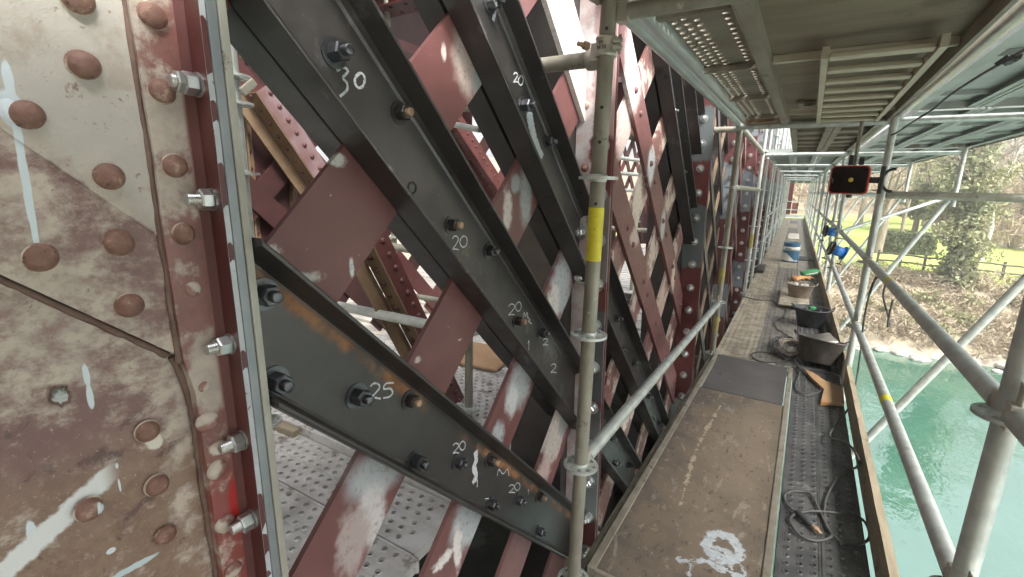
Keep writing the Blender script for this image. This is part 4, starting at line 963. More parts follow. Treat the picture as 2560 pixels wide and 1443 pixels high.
# raised letters, upside down on the band
mb = MB(); GL = {'U': [(0,1),(0,.2),(.3,0),(.6,.2),(.6,1)], 'L': [(0,1),(0,0),(.6,0)], 'M': [(0,0),(0,1),(.3,.4),(.6,1),(.6,0)], 'A': [(0,0),(.3,1),(.6,0)], '4': [(.45,0),(.45,1),(0,.35),(.65,.35)], '8': [(.3,.5),(.05,.75),(.3,1),(.55,.75),(.3,.5),(.05,.25),(.3,0),(.55,.25),(.3,.5)]}
def on_band(txt, zc_, hgt, a_mid, adv):
    for i, chx in enumerate(txt):
        pts = []
        for gx, gz in GL[chx]:
            a = a_mid-(i-(len(txt)-1)/2)*adv-(gx-.3)*adv*.8; z = zc_+hgt*(.5-gz); pts.append(Vector((.0306*math.cos(a), .0306*math.sin(a), z)))
        n = Vector((math.cos(a_mid), math.sin(a_mid), 0))
        mb.ribbon([p for p in pts], n, .0022, .0012)
on_band('ULMA', -.006, .011, -PI*.56, .27); on_band('48', .008, .009, -PI*.56, .25)
mb.build('cast_lettering', MT['rubber'], cp)
# cable tie at eye level
mb = MB(); mb.lathe([(.0247,-.003),(.0258,-.003),(.0258,.003),(.0247,.003)], (0,0,0), (0,0,1), 20)
# left row
LG = 'standards of the left scaffold row'
s2 = standard('second scaffold pole on the left, stained yellow, where the pale guard rail ends', XL(4.47), 4.47, -2.5, .62, ZR[:-1], 'galv_old', 16, LG)
arc_patch(zat(1790,705,4.45)+2.5, zat(1797,670,4.45)+2.5, -PI, .2, R_T+.001).build('yellow_sticker', MT['yellow_dull'], s2)
arc_patch(zat(1780,830,4.45)+2.5, zat(1784,790,4.45)+2.5, -PI, .2, R_T+.001).build('yellow_sticker', MT['yellow_dull'], s2)
for i, y in enumerate(YF[2:]):
    t_ = standard('third scaffold pole on the left with a yellow band, beyond the stained one' if i == 0 else ORD[2*i+1]+' scaffold pole along the left side of the walkway, counted from the camera', XL(y), y, -2.5, 2.6, ZR, 'galv', 10, LG, True)
    if i < 1: arc_patch(1.7, 1.9, -PI, .3, R_T+.001, 8).build('yellow_sticker', MT['yellow_dull'], t_)
    if i > 0:
        t_ = standard(ORD[2*i]+' scaffold pole along the left side of the walkway, counted from the camera', XL(y)-.03, y-1.35, -2.5, 2.6, ZR, 'galv', 8, LG, True)
rod('guard_rail', 'brightly lit scaffold guard rail sloping between the two nearest left poles', 'guard rail', (x1, 1.43, -.968), (XL(4.47), 4.47, -.99), 'galv', seg=20, heads=True)
rod('ledger', 'dull green ledger tube along the left edge of the wooden platform', 'scaffold tube', (XL(1.43), 1.43, -1.512), (XL(4.47), 4.47, -1.512), 'galv_old', heads=True)
GR = 'guard rails on the left'
rod('guard_rail', 'guard rail at eye level between the second and third left poles', 'guard rail', (XL(4.5), 4.47, .03), (XL(7.5), 7.54, .03), 'galv_old', group=GR)
for i in range(3, len(YF)-1):
    for z in (-.485, -.975):
        rod('guard_rail', 'pale %s guard rail in the %s bay on the left of the walkway' % ('upper' if z > -.6 else 'lower', ORD[i]), 'guard rail', (XL(9), YF[i], z), (XL(9), YF[i+1], z), 'galv', seg=8, group=GR)
rod('transom', 'pale horizontal tube at the upper edge of the overhead deck, beside the nearest pole', 'scaffold tube', (x1, 1.445, .502), (XR(1.43), 1.455, .502), 'galv_old', seg=20, heads=True)
rod('ledger', 'green stained ledger under the left edge of the overhead deck', 'scaffold tube', (x1+.012, 1.43, .528), (XL(4.47)+.01, 4.47, .528), 'soffit_green', seg=18, heads=True)
rod('ledger', 'upper ledger between the second and third left poles', 'scaffold tube', (XL(4.47), 4.47, .53), (XL(7.5), 7.54, .53), 'galv_old', heads=True)
rod('tie_tube', 'short pale tie tube from the second left pole to the bridge post', 'scaffold tube', (XL(4.47)+.02, 4.42, .50), (-.95, 4.42, .50), 'galv_old', r=.024)
# right row
RG = 'standards of the right scaffold row'
xr1, yr1 = .474, 1.42
r1 = standard('nearest right scaffold pole at the lower right corner of the picture', xr1, yr1, -2.6, .6, [z for z in ZR[:-1]], 'galv', 24, RG)
r2 = standard('right scaffold pole carrying the black work light', .505, 4.25, -2.5, .55, ZR[:-1], 'galv', 18, RG)
for i, y in enumerate(YF[2:]):
    standard(ORD[2*i+2 if i == 0 else 2*i+2]+' scaffold pole along the river side of the walkway, counted from the camera', XR(y)-.01, y, -2.5, .6, ZR, 'galv', 10, RG, True)
    if i > 0: standard(ORD[2*i+1]+' scaffold pole along the river side of the walkway, counted from the camera', XR(y)+.02, y-1.5, -2.5, .6, ZR, 'galv', 8, RG, True)
RR = 'guard rails on the river side'
for (ya, yb, xa, xb, n_) in ((-1.6, 1.42, .42, .474, 'behind the camera'), (1.42, 4.25, .474, .505, None), (4.25, 7.54, .505, .53, 'just past the work light')):
    for z, nm in ((-.47, 'upper'), (-.955, 'lower')):
        t_ = rod('guard_rail', ('nearest %s guard rail over the green river, with a yellow mark' % nm) if n_ is None else '%s guard rail over the river %s' % (nm, n_), 'guard rail', (xa, ya, z), (xb, yb, z), 'galv', seg=20, group=RR, heads=True)
        if n_ is None:
            f = .66 if nm == 'upper' else .45
            p = Vector((xa-.474, (yb-ya)*(1-f) if nm == 'lower' else (yb-ya)*.72, 0)); L = Vector((xb-xa, yb-ya, 0)).normalized()
            mb = MB(); q = Vector((0,0,0))+L*((yb-ya)*(.43 if nm == 'lower' else .62)); mb.tube([q, q+L*.07], R_T+.0008, 20, caps=False); mb.build('yellow_sticker', MT['yellow'], t_)
for i in range(2, len(YF)-1):
    for z, nm in ((-.47, 'upper'), (-.955, 'lower')):
        rod('guard_rail', '%s guard rail in the %s bay on the river side' % (nm, ORD[i]), 'guard rail', (XR(9), YF[i], z), (XR(9), YF[i+1], z), 'galv', seg=8, group=RR)
rod('ledger', 'bright ledger along the right edge of the overhead deck', 'scaffold tube', (xr1+.012, 1.42, .548), (.522, 4.25, .548), 'galv_clean', r=.031, seg=24, heads=True)
rod('ledger', 'ledger continuing past the work light under the overhead deck', 'scaffold tube', (.51, 4.25, .548), (.53, 7.54, .548), 'galv', heads=True)
rod('ledger', 'ledger over the camera along the right edge of the deck', 'scaffold tube', (.42, -1.6, .548), (xr1, 1.42, .548), 'galv', heads=True)
for i in range(2, len(YF)-1): rod('ledger', 'ledger under the overhead deck in the %s bay on the river side' % ORD[i], 'scaffold tube', (XR(9), YF[i], .548), (XR(9), YF[i+1], .548), 'galv', seg=8, group='far ledgers')
# brackets carrying the outer platform
YB = [4.25]+YF[2:]
for i, y in enumerate(YB):
    gl = 'bracket tubes under the outer platform'; lab = (['nearest']+ORD[1:])[i]
    far = i > 2
    rod('bracket_brace', '%s slanting brace rising over the river towards the outer platform' % lab, 'scaffold tube', (.56, y, -2.16), (1.58, y, .02), 'galv', r=.027 if i < 2 else R_T, seg=14 if not far else 8, group=gl)
    rod('bracket_ledger', '%s level tube reaching out over the river at eye height' % lab, 'scaffold tube', (.53, y-.05, .0), (1.66, y-.05, .0), 'galv_old' if i == 0 else 'galv', r=.026, seg=14 if not far else 8, group=gl)
    rod('bracket_post', '%s outer upright hanging from the outer platform' % lab, 'scaffold tube', (1.6, y, -.12), (1.6, y, .56), 'galv', seg=14 if not far else 8, group=gl)
rod('plan_brace', 'thin pale tube slanting from the river side guard rail towards the outer upright', 'scaffold tube', (.52, 6.9, -.44), (1.55, 7.5, .0), 'galv', r=.02)
rod('bracket_brace', 'stray lower brace crossing under the guard rails towards the water', 'scaffold tube', (1.58, 1.42, .02), (.5, 1.42, -2.16), 'galv')

# ------------------------------------------------------------------ overhead decks
def over_plank(L, Wd, z, mats, ribs=.51, rail=.05):
    """underside: thin sheet with turned down side rails and cross ribs"""
    mb = MB(); mb.bb((0,0,z), (Wd,L,z+.003)); mb.bb((0,0,z-rail), (.018,L,z-.0005)); mb.bb((Wd-.018,0,z-rail), (Wd,L,z-.0005))
    mb.bb((.018,0,z-rail+.004), (.05,L,z-rail+.007)); mb.bb((Wd-.05,0,z-rail+.004), (Wd-.018,L,z-rail+.007))
    y = ribs*.5
    while y < L: mb.bb((.051,y-.012,z-rail*.55), (Wd-.051,y+.012,z-.001)); y += ribs
    mb.bb((.02,0,z-rail), (Wd-.02,.02,z-.001), 0); mb.bb((.02,L-.02,z-rail), (Wd-.02,L,z-.001), 0)
    return mb
def over_bay(label, y0, y1, xs, mat, wd=.31, group=None, z=.575):
    t_ = thing('overhead_platform', label, 'scaffold deck', (sx(y0), y0, z), group=group)
    for x in xs:
        o = over_plank(y1-y0-.02, wd, 0, None).build('plank', MT[mat], t_); o.location = (x, .01, 0)
    return t_
OG = 'overhead platforms of the walkway'
# first bay: perforated plank + hatch platform with its stowed ladder
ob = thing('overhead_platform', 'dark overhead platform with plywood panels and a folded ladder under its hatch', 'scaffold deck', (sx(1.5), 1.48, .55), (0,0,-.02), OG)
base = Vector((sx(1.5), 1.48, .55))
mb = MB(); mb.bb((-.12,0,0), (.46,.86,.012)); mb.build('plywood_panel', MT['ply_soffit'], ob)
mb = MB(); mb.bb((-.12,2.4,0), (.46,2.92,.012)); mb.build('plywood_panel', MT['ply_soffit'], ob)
mb = MB(); mb.bb((-.12,.87,.004), (.46,2.39,.016)); mb.build('hatch_lid', MT['ply_soffit'], ob)
for x0, x1_ in ((-.165,-.12), (.46,.475)):
    mb = MB(); mb.bb((x0,0,-.055), (x0+.006,2.93,.02)); mb.bb((x0+.0065,0,-.055), (x1_,2.93,-.050)); mb.bb((x1_-.005,0,-.0495), (x1_,2.93,.02)); mb.build('side_rail', MT['soffit'], ob)
for y, h in ((.865,.03),(2.39,.03),(2.9,.045),(.01,.04)):
    mb = MB(); mb.bb((-.118,y-.015,-h), (.458,y+.015,-.001)); mb.build('cross_rail', MT['rung'] if y in (.865,2.39) else MT['soffit'], ob)
for x in (.055,.375):
    mb = MB(); mb.bb((x,.62,-.085), (x+.022,2.46,-.045)); mb.build('ladder_stile', MT['rung'], ob)
for i in range(9):
    y = .68+i*.226-.02*(i > 5); mb = MB(); mb.bb((.078,y-.025,-.078), (.374,y+.025,-.058)); bevel(mb.build('ladder_rung', MT['rung'], ob), .004, 1)
mb = MB(); mb.bb((-.02,2.05,-.03), (.04,2.12,-.001)); mb.bb((-.05,2.0,-.02), (-.021,2.2,-.001)); mb.build('hatch_hinge', MT['soffit'], ob)
op = thing('overhead_plank', 'perforated steel plank overhead, bright daylight showing through its holes', 'scaffold deck', (sx(1.5)-.425, 1.48, .56), (0,0,-.02), OG)
mb = MB(); perf(mb, 2.95, .29, [.04,.072+.004,.112,.205,.243], .058, .0105, -.004, .05, 0, -.003)
mb.v = [(y, x, z) for x, y, z in mb.v]; mb.build('deck_sheet', MT['soffit'], op)
for x in (0, .272):
    mb = MB(); mb.bb((x,0,-.055), (x+.018,2.95,-.001)); mb.build('side_rail', MT['soffit_green'] if x == 0 else MT['soffit'], op)
for y in (.98, 1.78, .18, 2.6):
    mb = MB(); mb.bb((.02,y-.014,-.03), (.27,y+.014,-.005)); mb.build('rib', MT['soffit'], op)
mb = MB(); mb.bb((.02,2.65,-.05), (.27,2.93,-.0055)); mb.build('end_cap', MT['brown_steel'], op)
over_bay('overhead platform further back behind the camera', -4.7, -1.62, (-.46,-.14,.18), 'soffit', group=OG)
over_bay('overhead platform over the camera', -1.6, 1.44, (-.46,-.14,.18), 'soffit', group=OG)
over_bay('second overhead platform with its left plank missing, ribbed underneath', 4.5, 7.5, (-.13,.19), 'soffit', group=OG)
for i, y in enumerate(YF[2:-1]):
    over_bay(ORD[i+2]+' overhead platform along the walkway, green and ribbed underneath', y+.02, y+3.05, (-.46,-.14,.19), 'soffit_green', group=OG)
UG = 'outer platforms over the river'
for i, (y0, y1) in enumerate([(-1.65,1.4),(1.42,4.23),(4.27,7.52)]+[(y+.02, y+3.05) for y in YF[2:-1]]):
    t_ = thing('outer_platform', ['outer platform above and behind the camera', 'nearest outer platform, smooth green underside above the river', 'second outer platform, ribbed green underside past the work light'][i] if i < 3 else ORD[i]+' outer platform above the river, counted from the camera', 'scaffold deck', (sx(y0)+.63, y0, .60), group=UG)
    for k in range(3):
        o = over_plank(y1-y0-.02, .335, 0, None, .76 if i != 1 else .95, .045).build('plank', MT['soffit_green'], t_); o.location = (.345*k, .01, 0)
    mb = MB(); mb.bb((1.045,0,-.05), (1.065,y1-y0,.02)); mb.build('edge_board', MT['brown_steel'], t_)
for i, y in enumerate([4.25]+YF[2:8]):
    rod('transom', 'transom under the overhead deck at the work light pole' if i == 0 else ORD[i]+' transom under the overhead deck beyond the work light pole', 'scaffold tube', (XL(y), y+.02, .50), (1.62, y+.02, .50), 'galv', seg=10, group='transoms under the overhead decks')
# upper lift beyond: planks on top of the next scaffold lift keep the ceiling shaded
# ------------------------------------------------------------------ walkway deck
wp = thing('hatch_platform', 'worn brown plywood walkway platform splashed with pale paint', 'scaffold deck', WD((-.15, 1.5, ZD)), (0,0,-.02), 'walkway decks')
WB = (-.15, 1.5, ZD)
def dp_(name, mb, mats, par=None, base=WB):
    o = mb.build(name, mats, par or wp); o.location = (-base[0], -base[1], -base[2]); return o
YL = 3.56
mb = MB(); mb.bb((-.425, 1.505, ZD-.012), (.125, YL, ZD)); o = dp_('plywood_panel', mb, MT['ply'])
mb = MB(); mb.bb((-.415, YL+.004, ZD-.010), (.118, 4.40, ZD+.004)); bevel(dp_('hatch_lid', mb, MT['lid']), .002, 1)
for x0, x1_ in ((-.458,-.4255), (.1255,.158)):
    mb = MB(); mb.bb((x0, 1.49, ZD-.075), (x1_, 4.42, ZD+.006)); bevel(dp_('side_rail', mb, MT['alu']), .003, 2)
mb = MB(); mb.bb((-.425, 1.485, ZD-.07), (.125, 1.504, ZD+.004)); bevel(dp_('end_rail', mb, MT['alu']), .002, 1)
mb = MB(); mb.bb((-.425, 4.401, ZD-.07), (.125, 4.42, ZD+.005)); dp_('end_rail', mb, MT['alu'])
for x in (-.43, .0, .12):
    mb = MB(); mb.box((x, 4.425, ZD+.0), (.05, .03, .012)); dp_('hook', mb, MT['galv'])
mb = MB(); mb.tube([(-.35, 3.92, ZD+.0045), (-.33, 3.92, ZD+.0045)], .004, 6); dp_('finger_hole', mb, MT['hole'])
for y in (3.62, 4.3):
    mb = MB(); mb.bb((.119, y, ZD+.001), (.1249, y+.08, ZD+.005)); dp_('hinge', mb, MT['galv'])
def floor_plank(label, x0, y0, L, me_mat, holes=True, group='walkway decks', wd=.318, pitch=.05, dz=0.0, rot=None):
    me = FP.get((me_mat, holes, round(L, 2)))
    if me is None: me = FP[(me_mat, holes, round(L, 2))] = steel_plank_mesh('deck_sheet', L, [MT[me_mat]], holes, pitch)
    r_ = -.02 if y0 < 4.4 else 0
    p = WD((x0+wd, y0, ZD+dz)) if y0 < 4.4 else Vector((x0+wd, y0, ZD+dz))
    o = link('steel_plank', me); o.location = p; o.rotation_euler = (0, 0, PI/2+r_)
    return tag(o, label, 'scaffold plank', group)
FP = {}
floor_plank('dark studded steel plank beside the toe board, cable lying on it', .165, 1.46, 2.98, 'plank_dark')
for x, m_, lab in ((-.46,'plank_dust','sandy coated perforated steel plank beyond the plywood platform, along the bridge side'), (-.135,'plank_mid','middle perforated steel plank under the tangled cable'), (.19,'plank_dark','dark perforated steel plank under the black tub')):
    floor_plank(lab, x, 4.46, 3.06, m_)
for i, y in enumerate(YF[2:-1]):
    for x, m_, sd_ in ((-.46,'plank_dust','bridge side'), (-.135,'plank_dust' if i % 2 else 'plank_mid','middle'), (.19,'plank_mid','river side')):
        floor_plank('%s steel plank %s' % (sd_, 'next to the blue paint tin' if i == 1 else ('in the bay of the tan bucket' if i == 0 else 'in the %s bay of the walkway' % ORD[i+2])), x, y+.005, 3.06, m_, holes=i < 1)
for x, q_ in ((-.46,'left'),(-.14,'middle'),(.165,'right')): floor_plank(q_+' steel plank further back behind the camera', x, -4.7, 3.06, 'plank_mid', holes=False)
for x, q_ in ((-.46,'left'),(-.14,'middle'),(.165,'right')): floor_plank(q_+' steel plank behind the camera', x, -1.62, 3.05, 'plank_mid', holes=False)
for i, (ya, yb) in enumerate([(-1.6,1.43),(1.44,4.46),(4.47,7.53)]+[(y, y+3.05) for y in YF[2:-1]]):
    mb = MB(); L = yb-ya-.01; rnd = random.Random(i)
    k = 30; pr = []
    for j in range(k+1):
        pr.append((0, L*j/k, .15+rnd.uniform(-.003,.003)))
    x0 = [(-.015, y, -.0) for _, y, _ in pr]; x1_ = [(.015, y, 0) for _, y, _ in pr]; x2 = [(.015, y, z) for _, y, z in pr]; x3 = [(-.015, y, z+.002) for _, y, z in pr]
    n_ = k+1; vs_ = x0+x1_+x2+x3
    mb.add(vs_, [(a*n_+j, a*n_+j+1, ((a+1) % 4)*n_+j+1, ((a+1) % 4)*n_+j) for a in range(4) for j in range(k)]+[(0, n_, 2*n_, 3*n_), (k, k+n_, k+2*n_, k+3*n_)])
    o = mb.build('toe_board', MT['wood']); y_ = (ya+yb)/2
    o.location = (.512+sx(ya), ya, ZD+.012); o.rotation_euler = (0, 0, -.02 if ya < 4.4 else 0)
    tag(o, ['timber toe board behind the camera', 'nearest timber toe board along the river side of the walkway', 'timber toe board beside the two tubs'][i] if i < 3 else 'timber toe board in the %s bay of the walkway' % ORD[i-1], 'toe board', 'toe boards')
for i, y in enumerate(YF): rod('transom', ORD[i]+' transom under the walkway deck, counted from the camera', 'scaffold tube', (XL(y), y, -1.53), (XR(y), y, -1.53), 'galv_old', seg=10, group='transoms under the walkway')
# end of the walkway
we = thing('walkway_end', 'dark red bridge end frame closing the far end of the walkway', 'bridge frame', (0, 33.2, ZD))
for lo, hi, mt in (((-.5,0,0),(-.25,.1,2.0),'red_dark'), ((-.2,.3,.2),(.1,.4,.85),'red'), ((-.5,-.05,.9),(.5,-.01,.95),'galv'), ((-.5,-.05,.42),(.5,-.01,.47),'galv'), ((-.5,-.05,.0),(.5,-.01,.15),'galv'), ((.06,.3,.2),(.12,.36,1.3),'wood')):
    mb = MB(); mb.bb(lo, hi); mb.build('frame_bar', MT[mt], we)
# ------------------------------------------------------------------ things on the walkway
def tub(label, p, r0, r1, h, mat, rot=(0,0,0), th=.006, name='mortar_tub', cat='tub', handles=True, seg=36):
    t_ = thing(name, label, cat, p, rot)
    mb = MB(); mb.lathe([(.0001, 0), (r0*.94, 0), (r0, .012), (r1, h-.012), (r1+.010, h-.008), (r1+.012, h), (r1, h+.002), (r1-th, h-.006), (r0-th, .014), (.0001, .012)], (0,0,0), (0,0,1), seg); mb.build('shell', mat, t_)
    if handles:
        for a in (0, PI):
            mb = MB(); q = [Vector(((r1+.008)*math.cos(a)-.045*math.sin(a)*k, (r1+.008)*math.sin(a)+.045*math.cos(a)*k, h-.008)) for k in (-1, 1)]; n = Vector((math.cos(a), math.sin(a), 0))
            mb.tube(cut([q[0], q[0]+n*.02+Vector((0,0,.02)), (q[0]+q[1])/2+n*.03+Vector((0,0,.035)), q[1]+n*.02+Vector((0,0,.02)), q[1]], 4), .007, 8); mb.build('handle', mat, t_)
    return t_
def wire(name, pts, r, mat, parent=None, seg=8, k=6):
    mb = MB(); mb.tube(cut(pts, k), r, seg); return mb.build(name, mat, parent)
# black tub with cable inside
pz = ZD+.006
tb = tub('black rubber tub holding coiled cable, against the toe board', (.305, 6.02, pz), .125, .165, .20, MT['rubber'])
random.seed(2)
pts = [Vector((.10*math.cos(a*.9)*(.7+.3*random.random()), .10*math.sin(a*.9)*(.7+.3*random.random()), .155+.03*random.random())) for a in range(24)]
o = wire('coiled_lead', pts, .006, MT['cable']); o.location = tb.location; tag(o, 'dark lead coiled inside the black rubber tub', 'cable')
mb = MB(); mb.box((0,0,0), (.07,.04,.03)); o = bevel(mb.build('green_plug', MT['green']), .006, 2); o.location = (.30, 6.0, pz+.205); o.rotation_euler = (.2,.1,.6); tag(o, 'small green plug on the lead in the black tub', 'plug')
# caked brown tub, tilted, with pale lids in it
tb2 = tub('mortar caked brown tub leaning over, full of pale sheets, in front of the black tub', (.325, 4.62, pz+.03), .135, .175, .20, MT['tub_brown'], (-.16, .12, .2))
for i, (dx, dz, m_) in enumerate([(-.02,.185,'white'), (.02,.20,'plank_mid'), (.055,.19,'white')]):
    mb = MB(); mb.box((0,0,0), (.20-.03*i,.15,.006)); o = bevel(mb.build('loose_sheet', MT[m_]), .002, 1); o.location = (.325+dx*.6, 4.62+.01*i, pz+dz+.04); o.rotation_euler = (.05+.1*i, -.18-.05*i, .2+.15*i); tag(o, ['pale sheet sticking out of the brown tub, lowest', 'grey sheet in the middle of the brown tub', 'pale sheet on top in the brown tub'][i], 'sheet')
mb = MB(); mb.tube([(0,0,0),(.07,0,.012)], .008, 10); o = mb.build('marker_pen', MT['pink']); o.location = (.36, 4.80, pz+.20); tag(o, 'little pink marker by the rim of the brown tub', 'marker')
# tan bucket with beakers on a low board
ov = thing('board_step', 'low worn board laid over the deck under the tan bucket', 'board', (.14, 7.35, ZD+.004))
mb = MB(); mb.bb((-.17,-.62,.04), (.17,.62,.062)); bevel(mb.build('board', MT['plank_dust'], ov), .004, 1)
for y in (-.5, .5): mb = MB(); mb.bb((-.16,y-.04,0), (.16,y+.04,.039)); mb.build('bearer', MT['wood'], ov)
tub('dusty tan bucket with white beakers on the low board', (.195, 7.35, ZD+.067), .125, .155, .175, MT['tub_tan'], name='bucket', cat='bucket')
for i, (dx, dy, h) in enumerate([(-.07,.05,.10),(.02,.0,.085),(.065,-.03,.11),(.04,.06,.09)]):
    mb = MB(); mb.lathe([(.0001,0),(.022,0),(.026,h),(.022,h),(.019,.006),(.0001,.006)], (0,0,0), (0,0,1), 14); o = mb.build('beaker', MT['white']); o.location = (.195+dx, 7.35+dy, ZD+.145); o.rotation_euler = (.1*i-.1, .2-.1*i, 0); tag(o, ['leftmost white beaker standing in the tan bucket','second white beaker from the left in the tan bucket','rightmost white beaker in the tan bucket','third white beaker from the left in the tan bucket'][i], 'beaker', 'beakers in the tan bucket')
# gloves and green packet
p = Vector((.16, 9.1, ZD+.01)); g = thing('work_glove', 'crumpled orange work glove on the deck behind the tan bucket', 'glove', p)
mb = MB()
for i in range(4): mb.tube(cut([(-.04+.027*i, .03, .03), (-.05+.034*i, .09, .05), (-.05+.036*i, .13+.01*(i % 2), .025)], 4), .013, 8, taper=None)
mb.build('finger', MT['orange'], g); mb = MB(); mb.tube(cut([(.05,-.02,.03),(.09,.02,.04),(.11,.05,.02)], 4), .014, 8); mb.build('thumb', MT['orange'], g)
mb = MB(); mb.lathe([(.0001,-.13),(.045,-.13),(.05,-.05),(.055,.02),(.04,.06),(.0001,.07)], (0,-.02,.035), (0,1,0), 14); mb.v = [(x, y, .035+(z-.035)*.55) for x, y, z in mb.v]; mb.build('cuff', MT['orange'], g)
g2 = copy_tree(g); g2.location = (.27, 9.25, ZD+.01); g2.rotation_euler = (0,0,-1.1); g2['label'] = 'second orange glove lying turned, nearer the river side'
gp_ = thing('packet', 'bright green packet propped on the toe board past the tan bucket', 'packet', (.36, 9.35, ZD+.10), (.1,-.25,.35))
mb = MB(); mb.bb((-.13,-.07,0), (.13,.07,.055)); bevel(mb.build('carton', MT['green'], gp_), .006, 2)
mb = MB(); mb.bb((-.09,-.072,.018), (.09,-.0705,.036)); mb.build('pale_print', MT['white'], gp_)
# paint tin
pt_ = thing('paint_tin', 'large blue and white paint tin standing alone on the walkway', 'paint tin', (.04, 11.6, ZD+.008))
mb = MB(); H = .40; R = .155; mb.lathe([(.0001,0),(R-.004,0),(R,.008),(R,H-.01),(R+.004,H-.004),(R+.004,H),(R-.008,H+.002),(R-.012,H-.012),(.0001,H-.012)], (0,0,0), (0,0,1), 32); mb.build('shell', MT['blue_tin'], pt_)
mb = MB(); mb.lathe([(R+.0008,H*.60),(R+.0012,H*.60),(R+.0012,H*.80),(R+.0008,H*.80)], (0,0,0), (0,0,1), 32); mb.build('white_band', MT['white'], pt_)
mb = MB(); vs_ = []; n_ = 18
for i in range(n_+1):
    a = -PI*.98+i*PI*.8/n_; zt_ = H*(.46 if i < 7 else max(.10, .46-.05*(i-7))) if i < 14 else H*.10
    vs_ += [((R+.0012)*math.cos(a), (R+.0012)*math.sin(a), H*.06), ((R+.0012)*math.cos(a), (R+.0012)*math.sin(a), zt_)]
mb.add(vs_, [(2*i, 2*i+2, 2*i+3, 2*i+1) for i in range(n_)], 0, True); mb.build('white_print', MT['white'], pt_)
mb = MB()
for i in range(7):
    a = -PI*.72+i*.10; c, s_ = math.cos(a), math.sin(a); mb.box(((R+.0018)*c, (R+.0018)*s_, H*.70), (.0012, .011, .03), Matrix.Rotation(a, 3, 'Z'))
mb.build('label_lettering', MT['blue_tin'], pt_)
wire('wire_handle', [(R+.003,0,H-.03),(R*.8,-.09,H-.09),(0,-R-.02,H-.13),(-R*.8,-.09,H-.09),(-R-.003,0,H-.03)], .003, MT['galv_clean'], pt_)
# dark offcut by the bridge side, black mat behind the tin
mb = MB(); mb.bb((-.06,-.45,0), (.06,.45,.05)); mb.bb((-.06,-.47,.0), (-.052,-.4505,.05)); o = bevel(mb.build('steel_offcut', MT['black_steel']), .003, 1); o.location = (-.41, 9.95, ZD+.008); tag(o, 'short dark steel offcut lying on the bridge side of the deck', 'steel offcut')
mb = MB(); mb.bb((-.14,-.35,0), (.14,.35,.012)); o = bevel(mb.build('rubber_mat', MT['rubber']), .003, 1); o.location = (.30, 12.3, ZD+.008); o.rotation_euler = (0,0,.25); tag(o, 'dark flat sheet on the deck right of the blue paint tin', 'mat')
for i, (y, L) in enumerate([(14.2, 3.2), (18.4, 2.4)]):
    mb = MB(); mb.bb((-.16,-L/2,0), (.16,L/2,.02)); o = bevel(mb.build('deck_board', MT['wood_pale'] if i else MT['plank_dust']), .003, 1); o.location = (.06, y, ZD+.007); tag(o, ['long board laid down the middle of the deck behind the paint tin', 'paler board further down the middle of the deck'][i], 'board')
# orange timber offcut, L shaped, under the brown tub
mb = MB(); zt2 = ZD+.008
poly = [LD(atz(*p, ZD+.03)) for p in ((2010,922),(2032,930),(2064,952),(2106,966),(2112,1008),(2052,1006),(2060,972),(2030,945))]
mb.prism([(p.x, p.y, ZD+.008) for p in poly], (0,0,.022)); o = mb.build('timber_offcut', [MT['wood_orange']]); o.location = DO; o.rotation_euler = (0,0,-.02); bevel(o, .002, 1)
tag(o, 'notched orange timber offcut on the studded plank beneath the brown tub', 'timber')
# cables
def dk(px, py, dz=.013): p = atz(px, py, ZD+dz); return p
pc = thing('power_cable', 'grey cable looping over the studded plank with a connector at its end', 'cable', dk(2035, 1320))
def pw(name, pts, r, mat, par):
    o = wire(name, [Vector(p)-par.location for p in pts], r, mat, par, 10, 6); return o
pw('lead', [dk(1995,1285), dk(1968,1262), dk(1962,1238), dk(1985,1228), dk(2025,1235), dk(2048,1275), dk(2068,1318), dk(2080,1340), dk(2040,1352), dk(1995,1335), dk(1975,1300), dk(1990,1285), dk(2030,1278,.02), dk(2095,1283), dk(2150,1295), dk(2172,1325), dk(2168,1352), dk(2130,1362), dk(2090,1345), dk(2065,1310), dk(2062,1260), dk(2080,1215), dk(2110,1180), dk(2140,1170)], .0058, MT['cable'], pc)
a, b = dk(1990,1278,.02), dk(2032,1315,.02); d = (b-a).normalized()
mb = MB(); mb.lathe([(.006,0),(.014,.01),(.016,.03),(.016,(b-a).length*.8),(.012,(b-a).length*.88),(.008,(b-a).length)], a-pc.location, d, 14); mb.build('connector', MT['rubber'], pc)
mb = MB(); mb.lathe([(.009,0),(.009,.03),(.006,.034),(.006,.045),(.0001,.045)], b-pc.location, d, 12); mb.build('brass_tip', MT['rust'], pc)
mb = MB(); hexnut(mb, b-pc.location+d*.012, d, .022, .012); mb.build('nut', MT['rust'], pc)
pw('lead', [dk(2140,1170), aty(2148,1150,2.75), aty(2120,1110,3.0), dk(2075,1092,.05), aty(2092,1060,3.4), aty(2128,1010,3.75), aty(2140,960,3.85), aty(2150,890,3.9), aty(2160,800,3.9), aty(2175,730,3.86), aty(2190,692,3.86)], .0062, MT['cable'], pc)
hc = thing('hanging_lead', 'dark lead looped over the upper guard rail and hanging towards the water', 'cable', aty(2195,690,3.82))
pw('lead', [aty(2175,735,3.85), aty(2188,700,3.80), aty(2205,688,3.72), aty(2215,700,3.70), aty(2208,740,3.78), aty(2218,780,3.78), aty(2224,808,3.76), aty(2219,816,3.76), aty(2222,795,3.74), aty(2232,750,3.74)], .006, MT['cable'], hc)
cc = thing('cable_coil', 'tangled heap of grey cable on the deck beside the brown tub', 'cable', dk(1960, 880))
random.seed(9)
